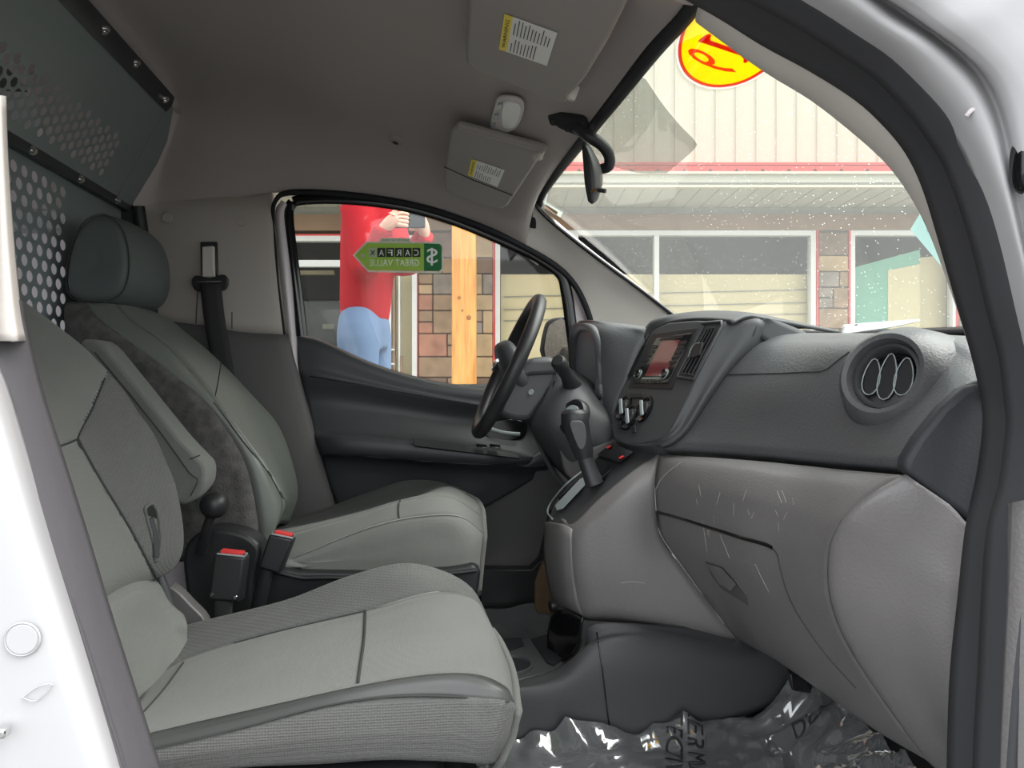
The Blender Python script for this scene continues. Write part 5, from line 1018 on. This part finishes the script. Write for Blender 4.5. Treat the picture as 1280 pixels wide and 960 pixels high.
for i, ch in enumerate('CARFAX'):
    cx_ = 520.5-i*10.9; last = ch == 'X'
    prism('letter_box', [GP(x, y, .0015) for x, y in ((cx_-5, 310), (cx_+5, 310), (cx_+5, 321.5), (cx_-5, 321.5))], gn*.0003, M['tagw'] if last else M['tagd'], tg)
    text('letter', ch if not last else 'x', GP(cx_, 316, .0022), Rm, Um, 6.0*mpx, (7.5 if not last else 6)*mpx, M['tagd'] if last else M['tagp'], tg)
text('lettering', 'GREAT VALUE', GP(493, 328.5, .0018), Rm, Um, 62*mpx, 8*mpx, M['tagp'], tg)
text('lettering', '$', GP(540, 321, .0018), Rm, Um, 14*mpx, 22*mpx, M['tagp'], tg)
text('lettering', 'SHOW ME THE CARFAX', GP(494, 300.3, .0012), Rm, Um, 34*mpx, 2.6*mpx, M['tagg'], tg)
# ================================================================== PLASTIC FLOOR COVER
pc = thing('plastic_floor_cover', 'crumpled clear plastic protective sheet over the near footwell floor', 'plastic sheet', V(.45, 1.0, -.66))
random.seed(3)
NX, NY = 70, 56; pg = []
from mathutils import noise
for i in range(NX):
    row = []
    for j in range(NY):
        x = .08+i/(NX-1)*.62; y = .74+j/(NY-1)*.505
        z = -.645+max(0, x-.50)**2*2.2+max(0, y-1.2)*.5*(1+.5*math.sin(x*30))
        n1 = noise.noise(Vector((x*9, y*9, 1))); n2 = abs(noise.noise(Vector((x*16, y*22, 5)))); n3 = abs(noise.noise(Vector((x*42, y*36, 9))))
        n4 = abs(noise.noise(Vector(((x+y*.7)*26, (x-y)*7, 4))))
        row.append(V(x, y+.012*noise.noise(Vector((x*14, 3, y*4))), z+.014*n1+.024*(0.5-n2)+.004*(.4-n3)+.020*(.4-n4)))
    pg.append(row)
pm = bpy.data.materials.new('clear_plastic_film'); pm.use_nodes = True; nt = pm.node_tree; nt.nodes.remove(nt.nodes['Principled BSDF'])
tr = nt.nodes.new('ShaderNodeBsdfTransparent'); tr.inputs[0].default_value = (.86, .88, .92, 1); gg = nt.nodes.new('ShaderNodeBsdfGlossy'); gg.inputs['Roughness'].default_value = .06
fz = nt.nodes.new('ShaderNodeFresnel'); fz.inputs[0].default_value = 1.65; mx = nt.nodes.new('ShaderNodeMixShader'); ad = nt.nodes.new('ShaderNodeMath'); ad.operation = 'ADD'; ad.inputs[1].default_value = .22
nt.links.new(fz.outputs[0], ad.inputs[0]); nt.links.new(ad.outputs[0], mx.inputs[0]); nt.links.new(tr.outputs[0], mx.inputs[1]); nt.links.new(gg.outputs[0], mx.inputs[2]); dfm = nt.nodes.new('ShaderNodeBsdfDiffuse'); dfm.inputs[0].default_value = (.75, .77, .80, 1); mx2 = nt.nodes.new('ShaderNodeMixShader'); mx2.inputs[0].default_value = .11
nt.links.new(mx.outputs[0], mx2.inputs[1]); nt.links.new(dfm.outputs[0], mx2.inputs[2]); nt.links.new(mx2.outputs[0], nt.nodes['Material Output'].inputs[0])
film = from_grid('film', pg, pm, pc, 0)
def on_film(u, v, off=.002):
    i = min(max(u*(NX-1), 0), NX-1.001); j = min(max(v*(NY-1), 0), NY-1.001); a, b_ = int(i), int(j); s, t = i-a, j-b_
    return pg[a][b_].lerp(pg[a+1][b_], s).lerp(pg[a][b_+1].lerp(pg[a+1][b_+1], s), t)+Vector((0, 0, off))
def film_text(body, u, v, ang, size):
    me = text_mesh(body, 1.0); ca, sa = math.cos(ang), math.sin(ang)
    for vv in me.vertices:
        x, y = vv.co.x*size, vv.co.y*size; vv.co = on_film(u+(x*ca-y*sa)/.62, v+(x*sa+y*ca)/.505)
    link('printed_words', me, M['ink'], pc)
M['ink'] = mat('film_ink', rgb(25, 26, 30), .5)
for body, px, py, ang, s in (('DEALER MUST', 868, 938, -1.9, .040), ('PROTECTIVE', 842, 934, -1.9, .040), ('MUST REMOVE', 990, 905, -1.35, .034), ('PROTECTIVE COVER', 1012, 915, -1.35, .034), ('DEALER', 1030, 945, -.1, .032), ('REMOVE BEFORE', 985, 886, -.1, .02), ('DEALER MUST REMOVE', 900, 900, -.05, .018)):
    p = PZ(px, py, -.645); film_text(body, (p.x-.08)/.62, (p.y-.74)/.505, ang, s)
pc2 = thing('plastic_floor_cover', 'clear plastic sheet in the far footwell behind the cup holders', 'plastic sheet', V(.25, 1.75, -.66))
pg2 = [[V(.02+i*.03, 1.54+j*.035, -.63+.015*noise.noise(Vector((i*.6, j*.6, 2)))+.012*noise.noise(Vector((i*1.3, j*1.5, 7)))) for j in range(14)] for i in range(16)]
from_grid('film', pg2, pm, pc2, 0)
wg = prism('floor_vent', [P(987, 842, 1.10), P(1000, 845, 1.10), P(1016, 856, 1.10), P(1014, 868, 1.10), P(990, 864, 1.10)], Vector((.01, .03, 0)), M['gloss'], None, .003); tag(wg, 'black floor heater outlet under the glove box', 'vent')
# ================================================================== OUTSIDE
gr = boxx('ground', (-40, -30, -.05), (45, 40, 0), mat('asphalt', rgb(120, 119, 117), .9, .2, bump=('noise', 60, .5), vary=.2, vscale=3)); struct(gr, 'grey asphalt lot under the van', 'ground')
def wbox(name, px0, py0, px1, py1, D, th, m, parent=None, bevel=0, Dz=None):
    return prism(name, [PD(px0, py0, D), PD(px1, py0, D), PD(px1, py1, D), PD(px0, py1, D)], FW*th, m, parent, bevel)
def pyz(z, D): return 480-(z-ZC)/D*F                                # pixel row of an absolute height
WK = .55
wk = prism('walkway', [Vector((p.x, p.y, 0)) for p in (PD(-900, 480, 2.95), PD(2200, 480, 2.95), PD(2200, 480, 12), PD(-900, 480, 12))], Vector((0, 0, WK)), mat('concrete', rgb(176, 172, 164), .9, .2, bump=('noise', 40, .3), vary=.1)); struct(wk, 'raised concrete walkway in front of the shop', 'walkway')
shop = thing('shop_front', 'cream sided shop building with stone piers and white framed windows', 'building', Vector((PD(640, 480, 6.2).x, PD(640, 480, 6.2).y, WK)), kind='structure')
M['siding'] = mat('cream_siding', rgb(176, 171, 154), .55, .3); M['fascia'] = mat('cream_fascia', rgb(176, 174, 160), .55, .3); M['soffit'] = mat('soffit', rgb(168, 168, 156), .6, .3)
M['rtrim'] = mat('red_trim', rgb(200, 60, 58), .5); M['beam'] = mat('brown_beam', rgb(128, 104, 82), .7, vary=.1); M['wframe'] = mat('white_frame', rgb(205, 205, 202), .45); M['dark_in'] = mat('dark_interior', rgb(38, 36, 34), .8); M['cream_in'] = mat('cream_panel', rgb(218, 202, 166), .8); M['teal'] = mat('teal_panel', rgb(120, 176, 158), .7)
M['mortar'] = mat('mortar', rgb(96, 90, 84), .95); M['headw'] = mat('header_paint', rgb(150, 150, 140), .6)
M['sglass'] = glass('shop_glass', (.95, .955, .94), haze=0, refl=.014)
# siding panels above the eave, each a ribbed sheet
D0 = 5.9; pw = .168; psc = F/D0
base = PD(640, 206, D0); h_s = 1.7
bm = bmesh.new()
for a0, a1, d0 in ((0, pw, 0),):
    prof_ = [(0, 0), (.006, -.012), (.016, -.012), (.022, 0), (pw*.5, -.001), (pw, 0)]
    lo = [bm.verts.new(RT*u+FW*v) for u, v in prof_]; hi = [bm.verts.new(RT*u+FW*v+UP*h_s) for u, v in prof_]
    for i in range(len(lo)-1): bm.faces.new((lo[i], lo[i+1], hi[i+1], hi[i]))
pmesh = bpy.data.meshes.new('siding_panel'); bm.to_mesh(pmesh); bm.free(); pmesh.materials.append(M['siding'])
for i in range(-38, 50):
    o = bpy.data.objects.new('siding_panel', pmesh); C.objects.link(o); o.parent = shop; o.matrix_parent_inverse = Matrix.Translation(-shop.location); o.location = base+RT*(i*pw)
wbox('siding_backing', -500, pyz(ZC+1.85+1.68, 6.0), 1800, 208, 6.0, .1, M['siding'], shop)
wbox('red_trim', -700, 207, 2000, 214.5, 5.62, .30, M['rtrim'], shop)
for k in range(24):
    x = 560+k*32.8; prism('closure', [PD(x-3, 214.2, 5.61), PD(x+3, 214.2, 5.61), PD(x, 210.5, 5.61)], FW*.01, M['dark_in'], shop)
wbox('fascia', -700, 214.5, 2000, 233, 5.4, .03, M['fascia'], shop); wbox('fascia_lip', -700, 231, 2000, 234, 5.37, .04, M['siding'], shop); wbox('fascia_lip', -700, 214, 2000, 217, 5.37, .06, M['siding'], shop)
zs_ = PD(640, 233, 5.4).z
prism('soffit', [PD(-700, 233, 5.4), PD(2000, 233, 5.4), Vector((*PD(2000, 480, 6.15).xy, zs_)), Vector((*PD(-700, 480, 6.15).xy, zs_))], UP*.03, M['soffit'], shop)
for i in range(-24, 34):
    a = PD(640, 233, 5.42)+RT*(i*.145); a.z = zs_-.002; b_ = a+FW*.66; tube('soffit_joint', [a, b_], .004, M['headw'], shop, n=0, seg=4)
wbox('header_board', -700, 246, 2000, 269, 6.05, .15, M['headw'], shop)
wbox('beam', -700, 268, 2000, 288, 6.0, .2, M['beam'], shop)
prism('upper_roof', [PD(-700, 206, 5.62), PD(2000, 206, 5.62), PD(2000, 206, 6.0), PD(-700, 206, 6.0)], UP*.02, M['rtrim'], shop)
yb = pyz(WK, 6.1)
# windows: frame pieces and panes
def swin(px0, px1, top, mull=()):
    t = wbox('window_frame', px0, top, px1, top+7, 6.0, .08, M['wframe'], shop)
    for a, b_ in [(px0, px0+6), (px1-6, px1)]+[(m_-3, m_+3) for m_ in mull]: wbox('mullion', a, top+7, b_, yb-30, 6.0, .08, M['wframe'], t)
    wbox('bottom_rail', px0, yb-36, px1, yb-28, 6.0, .08, M['wframe'], t)
    edges = [px0+6]+[e for m_ in mull for e in (m_-3, m_+3)]+[px1-6]
    for a, b_ in zip(edges[::2], edges[1::2]): wbox('pane', a, top+7, b_, yb-36, 6.04, .008, M['sglass'], t)
    return t
swin(619, 1020, 287, (720, 821)); swin(1063, 1197, 287); swin(1250, 1600, 287, (1425,))
# left storefront: dark window with white bars, door
lw = swin(150, 476, 294, (250,))
wbox('window_bar', 156, 325, 470, 333, 6.0, .06, M['wframe'], lw)
wbox('red_strip', -400, 292.5, 478, 294.5, 5.995, .02, M['rtrim'], shop)
wbox('panel_under_window', -700, yb-30, 476, yb, 6.0, .2, M['fascia'], shop); wbox('panel_under_window', 619, yb-30, 1020, yb, 6.0, .2, M['fascia'], shop); wbox('panel_under_window', 1063, yb-30, 1600, yb, 6.0, .2, M['fascia'], shop)
sd = thing('shop_door', 'glazed white framed shop door beside the stone pier', 'door', Vector((*PD(500, 480, 6.0).xy, WK)))
for a, b_, y0, y1 in ((476, 482, 294, yb), (515, 521, 294, yb), (476, 521, 294, 301), (484, 489, 340, yb)): wbox('door_frame', a, y0, b_, y1, 5.98, .09, M['wframe'], sd)
wbox('door_leaf', 491, 340, 494, yb-8, 5.97, .05, M['beam'], sd); wbox('door_leaf', 498, 340, 500, yb-8, 5.97, .05, M['wframe'], sd)
wbox('door_pane', 489, 301, 515, yb-8, 6.03, .008, M['sglass'], sd)
for y0 in (437, 455): tube('door_pull', [PD(484, y0, 5.93), PD(493, y0, 5.9)], .008, M['wframe'], sd, n=0)
tube('door_pull', [PD(502, 445, 5.95), PD(502, 480, 5.95)], .012, M['beam'], sd, n=0)
# room inside the shop
room = thing('shop_interior', 'dim room behind the shop windows', 'room', Vector((*PD(640, 480, 8).xy, WK)), kind='structure')
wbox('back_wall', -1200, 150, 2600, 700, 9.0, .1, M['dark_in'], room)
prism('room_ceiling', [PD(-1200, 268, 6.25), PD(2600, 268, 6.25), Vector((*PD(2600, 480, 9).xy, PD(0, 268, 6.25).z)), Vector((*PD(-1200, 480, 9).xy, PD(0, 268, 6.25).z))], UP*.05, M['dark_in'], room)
for px, py, D_ in ((395, 341, 8), (900, 305, 8.5), (690, 300, 8.5)):
    wbox('strip_light', px-22, py-3, px+22, py+2, D_, .06, M['cream_in'], room)
def reflection(px0, px1, y0, y1, m=None, D=6.16, label='', y2=None):  # panels stand in for reflections of the building opposite
    o = prism('reflection_panel', [PD(px0, y0, D), PD(px1, y2 if y2 is not None else y0, D), PD(px1, y1, D), PD(px0, y1, D)], FW*.01, m or M['cream_in']); tag(o, label, 'reflection'); return o
reflection(626, 1012, 343, yb-36, None, 6.16, 'cream panel for what is reflected in the lower half of the long shop window')
reflection(489, 515, 340, yb-8, None, 6.12, 'cream panel for what is reflected in the glass of the shop door')
reflection(1150, 1190, 322, yb-36, None, 6.20, 'cream panel for what is reflected at the right side of the right shop window', 318)
reflection(1069, 1150, 334, yb-36, M['teal'], 6.14, 'pale teal panel for a wall reflected in the right shop window', 312)
reflection(1110, 1150, 338, yb-36, M['cream_in'], 6.13, 'pale cream panel for a reflected wall, in front of the teal panel in the right shop window', 330)
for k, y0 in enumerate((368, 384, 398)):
    o = tube('wire_reflection', [PD(630, y0+3, 6.15), PD(1008, y0-6, 6.15)], .006, M['headw'], None, n=0, seg=4); tag(o, 'thin grey tube for a reflected power line across the cream blind, %s of three' % ('uppermost', 'middle one', 'lowest')[k], 'line', 'reflected power lines across the cream blind')  # power lines mirrored in the shop glass, built as thin tubes
mn = wbox('monitor', 378, 375, 428, 440, 7.2, .06, M['gloss'], None, .01); tag(mn, 'black screen inside the dark shop window', 'screen'); wbox('lit_text', 403, 405, 417, 411, 7.19, .005, M['headw'], mn)
# stone piers, each stone a piece
stone_m = [mat('stone_%s' % n, rgb(*c), .9, .2, bump=('noise', 30, .6), vary=.22, vscale=9) for n, c in (('brown', (140, 116, 92)), ('tan', (164, 140, 108)), ('rust', (158, 112, 92)), ('grey', (128, 118, 108)), ('dark', (112, 92, 78)))]
def pier(px0, px1, label, seed):
    rnd = random.Random(seed)
    t = thing('stone_pier', label, 'stone pier', Vector((*PD((px0+px1)/2, 480, 6.0).xy, WK)), 'stone piers of the shop front')
    wbox('mortar_core', px0, 268, px1, yb, 6.02, .25, M['mortar'], t)
    y = 290
    while y < yb-4:
        hgt = rnd.choice((20, 26, 29, 32)); x = px0
        while x < px1-3:
            wd = rnd.choice((18, 26, 36, 44)); x2 = min(x+wd, px1)
            if px1-x2 < 9: x2 = px1
            if wd < 20 and hgt > 24:
                for yy, y2 in ((y, y+hgt*.5), (y+hgt*.5, y+hgt)):
                    wbox('stone', x+.6, yy+.6, x2-.6, y2-.6, 5.985-rnd.random()*.02, .08, rnd.choice(stone_m), t, .008)
            else: wbox('stone', x+.6, y+.6, x2-.6, y+hgt-.6, 5.985-rnd.random()*.02, .08, rnd.choice(stone_m), t, .008)
            x = x2
        y += hgt
    for a in (px0-3, px1): wbox('red_edge', a, 288, a+2.5, yb, 5.99, .05, M['rtrim'], t)
    return t
pier(523, 616, 'stone pier behind the wooden post beside the shop door', 11)
pier(1024, 1061, 'narrow stone pier between the two shop windows seen through the windshield', 5)
pier(1199, 1248, 'stone pier at the right end of the shop front, by the near pillar', 8)
# wooden post
wm = bpy.data.materials.new('pine_post'); wm.use_nodes = True; nt = wm.node_tree; pb = nt.nodes['Principled BSDF']; pb.inputs['Roughness'].default_value = .6
tc = nt.nodes.new('ShaderNodeTexCoord'); mpn = nt.nodes.new('ShaderNodeMapping'); mpn.inputs['Scale'].default_value = (16, 16, 1.2); nz = nt.nodes.new('ShaderNodeTexNoise'); nz.inputs['Scale'].default_value = 2.5; nz.inputs['Detail'].default_value = 6
rmp = nt.nodes.new('ShaderNodeValToRGB'); rmp.color_ramp.elements[0].position = .3; rmp.color_ramp.elements[0].color = (*rgb(180, 118, 54), 1); rmp.color_ramp.elements[1].position = .7; rmp.color_ramp.elements[1].color = (*rgb(212, 158, 82), 1)
nt.links.new(tc.outputs['Object'], mpn.inputs[0]); nt.links.new(mpn.outputs[0], nz.inputs[0]); nt.links.new(nz.outputs[0], rmp.inputs[0]); nt.links.new(rmp.outputs[0], pb.inputs['Base Color'])
pst = thing('wooden_post', 'honey coloured square pine post holding up the eave', 'post', Vector((*PD(580, 480, 5.5).xy, WK)))
post = wbox('post', 564.5, 233, 594.5, pyz(WK, 5.5), 5.5, .18, wm, pst, .008)
for px, py, r_ in ((574, 372, .012), (586, 397, .016), (578, 388, .008)): lathe('knot', [(0, .002), (r_, .001), (r_*1.2, 0)], PD(px, py, 5.498), -FW, mat('knot', rgb(140, 90, 45), .7), pst, seg=12)
# ---- exterior mirror of the van
em_ = thing('side_mirror', 'dark far side mirror beyond the steering wheel', 'side mirror', P(705, 450, 2.24))
om = [(676, 448), (678, 412), (686, 399), (704, 396), (716, 398), (720, 430), (718, 452)]
prism('mirror_housing', cr([P(x, y, 2.40) for x, y in om], 3, closed=True), Vector((.06, .04, 0)), M['gloss'], em_, .01, 3)
prism('mirror_glass', cr([P(x, y, 2.385) for x, y in ((682, 446), (684, 414), (690, 404), (706, 401), (708, 446))], 3, closed=True), Vector((.004, .008, 0)), mat('dusty_mirror', rgb(112, 106, 98), .25, .5, metal=.4, bump=('noise', 400, .5), vary=.4, vscale=220), em_)
tube('mirror_foot', [P(706, 440, 2.40), P(716, 450, 2.26), P(724, 455, 2.19)], .02, M['gloss'], em_, n=3)
# ================================================================== PERSON REFLECTED IN THE SIDE GLASS, BUILT AS A FIGURE OUTSIDE
def skin_mesh(name, verts, edges, radii, m, parent=None, sub=2):
    me = bpy.data.meshes.new(name); me.from_pydata(verts, edges, []); o = link(name, me, m, parent)
    md = o.modifiers.new('skin', 'SKIN'); md.use_smooth_shade = True
    for sv, r_ in zip(me.skin_vertices[0].data, radii): sv.radius = r_ if isinstance(r_, tuple) else (r_, r_)
    me.skin_vertices[0].data[0].use_root = True
    ss = o.modifiers.new('sub', 'SUBSURF'); ss.levels = sub; ss.render_levels = sub
    return o
DP = 3.4
def B(px, py, d=0.0): return PD(px, py, DP+d)
pn = thing('person', 'person in a red sweatshirt and blue jeans holding up a phone, a figure built for what the side window reflects', 'person', Vector((*PD(455, 480, DP).xy, WK)))
fz_ = pyz(WK, DP)-8
skin_m = mat('skin', rgb(205, 160, 140), .6, .3); red_m = mat('red_sweatshirt', rgb(158, 26, 36), .85, .15, bump=('noise', 30, .4)); jean_m = mat('blue_jeans', rgb(94, 113, 140), .85, .15, bump=('noise', 300, .3))
J = dict(pel=B(456, 380), chest=B(462, 300), neck=B(466, 240), head=B(470, 205), crown=B(471, 180),
         shL=B(446, 256, -.14), elL=B(458, 335, -.20), wrL=B(480, 284, -.28), paL=B(490, 276, -.30),
         shR=B(482, 254, .14), elR=B(505, 330, .02), wrR=B(532, 292, -.16), paR=B(531, 281, -.20),
         hpL=B(448, 425, -.09), knL=B(450, 520, -.09), anL=B(448, fz_-18, -.08), toL=B(470, fz_, -.10),
         hpR=B(464, 425, .09), knR=B(468, 520, .08), anR=B(466, fz_-18, .09), toR=B(490, fz_, .08))
keys = list(J); vs = [J[k] for k in keys]; ix = {k: i for i, k in enumerate(keys)}
ed = [('pel', 'chest'), ('chest', 'neck'), ('neck', 'head'), ('head', 'crown'), ('chest', 'shL'), ('shL', 'elL'), ('elL', 'wrL'), ('wrL', 'paL'), ('chest', 'shR'), ('shR', 'elR'), ('elR', 'wrR'), ('wrR', 'paR'), ('pel', 'hpL'), ('hpL', 'knL'), ('knL', 'anL'), ('anL', 'toL'), ('pel', 'hpR'), ('hpR', 'knR'), ('knR', 'anR'), ('anR', 'toR')]
rad = dict(pel=.07, chest=.09, neck=.055, head=.095, crown=.07, shL=.045, elL=.042, wrL=.027, paL=.032, shR=.045, elR=.042, wrR=.027, paR=.032, hpL=.04, knL=.04, anL=.04, toL=.035, hpR=.04, knR=.04, anR=.04, toR=.035)
es = [(ix[a], ix[b_]) for a, b_ in ed]; rs = [rad[k] for k in keys]
for pk, sg in (('paL', 1), ('paR', -1)):                              # five fingers on each hand, curled round the phone
    p = J[pk]
    for f_ in range(5):
        o0 = p+UP*(.030-.017*f_) if f_ < 4 else p+RT*(.0)+UP*.02
        if f_ < 4:
            k1 = o0+RT*.035*sg-FW*.012; k2 = k1+RT*.026*sg+FW*.008; k3 = k2+RT*.008*sg+FW*(.020-.002*f_)
        else:
            k1 = p+UP*.040+RT*.014*sg-FW*.010; k2 = k1+UP*.022+RT*.014*sg; k3 = k2+UP*.010+RT*.016*sg
        n0 = len(vs); vs += [k1, k2, k3]; es += [(ix[pk], n0), (n0, n0+1), (n0+1, n0+2)]; rs += [.010, .009, .008]
skin_mesh('body', vs, es, rs, skin_m, pn)
def garment(name, chains, m):
    obs = [tube(name, pts, r_, m, None, n=4, seg=18, flat=fl_) for pts, r_, fl_ in chains]
    bm = bmesh.new()
    for o in obs: bm.from_mesh(o.data)
    for o in obs: bpy.data.objects.remove(o)
    me = bpy.data.meshes.new(name); bm.to_mesh(me); bm.free(); o = link(name, me, m, pn)
    rmd = o.modifiers.new('remesh', 'REMESH'); rmd.mode = 'VOXEL'; rmd.voxel_size = .012; rmd.use_smooth_shade = True
    sm = o.modifiers.new('smooth', 'SMOOTH'); sm.iterations = 6; sm.factor = .5
    return o
garment('sweatshirt', [([B(456, 402), B(457, 380), B(459, 340), B(462, 290), B(465, 252), B(466, 238)], [.112, .122, .128, .138, .125, .075], (RT, 1.0)),
                       ([J['shL'], J['elL'], J['wrL']], [.080, .066, .045], None), ([J['shR'], J['elR'], J['wrR']], [.080, .066, .045], None),
                       ([B(446, 258, -.13), B(466, 250), B(482, 256, .13)], [.085, .095, .085], None)], red_m)
garment('jeans', [([B(456, 392), B(456, 410), B(456, 436)], [.108, .118, .110], (RT, 1.0)), ([B(450, 396, -.04), B(448, 425, -.09), J['knL'], J['anL']], [.095, .100, .078, .068], None), ([B(460, 396, .04), B(464, 425, .09), J['knR'], J['anR']], [.095, .100, .078, .068], None)], jean_m)
ellipsoid('hair', B(468, 196, .01), (.10, .11, .10), mat('dark_hair', rgb(60, 45, 36), .7), pn)
for k in ('toL', 'toR'): ellipsoid('shoe', J[k]+UP*-.005, (.12, .05, .04), M['gloss'], pn, power=3)
ph = box('phone', B(511, 275, -.27), (.145, .009, .072), M['gloss'], None, .006, rot=Matrix.Rotation(-TH, 3, 'Z')); tag(ph, 'dark phone held up between the hands of the person reflected in the side window', 'phone')
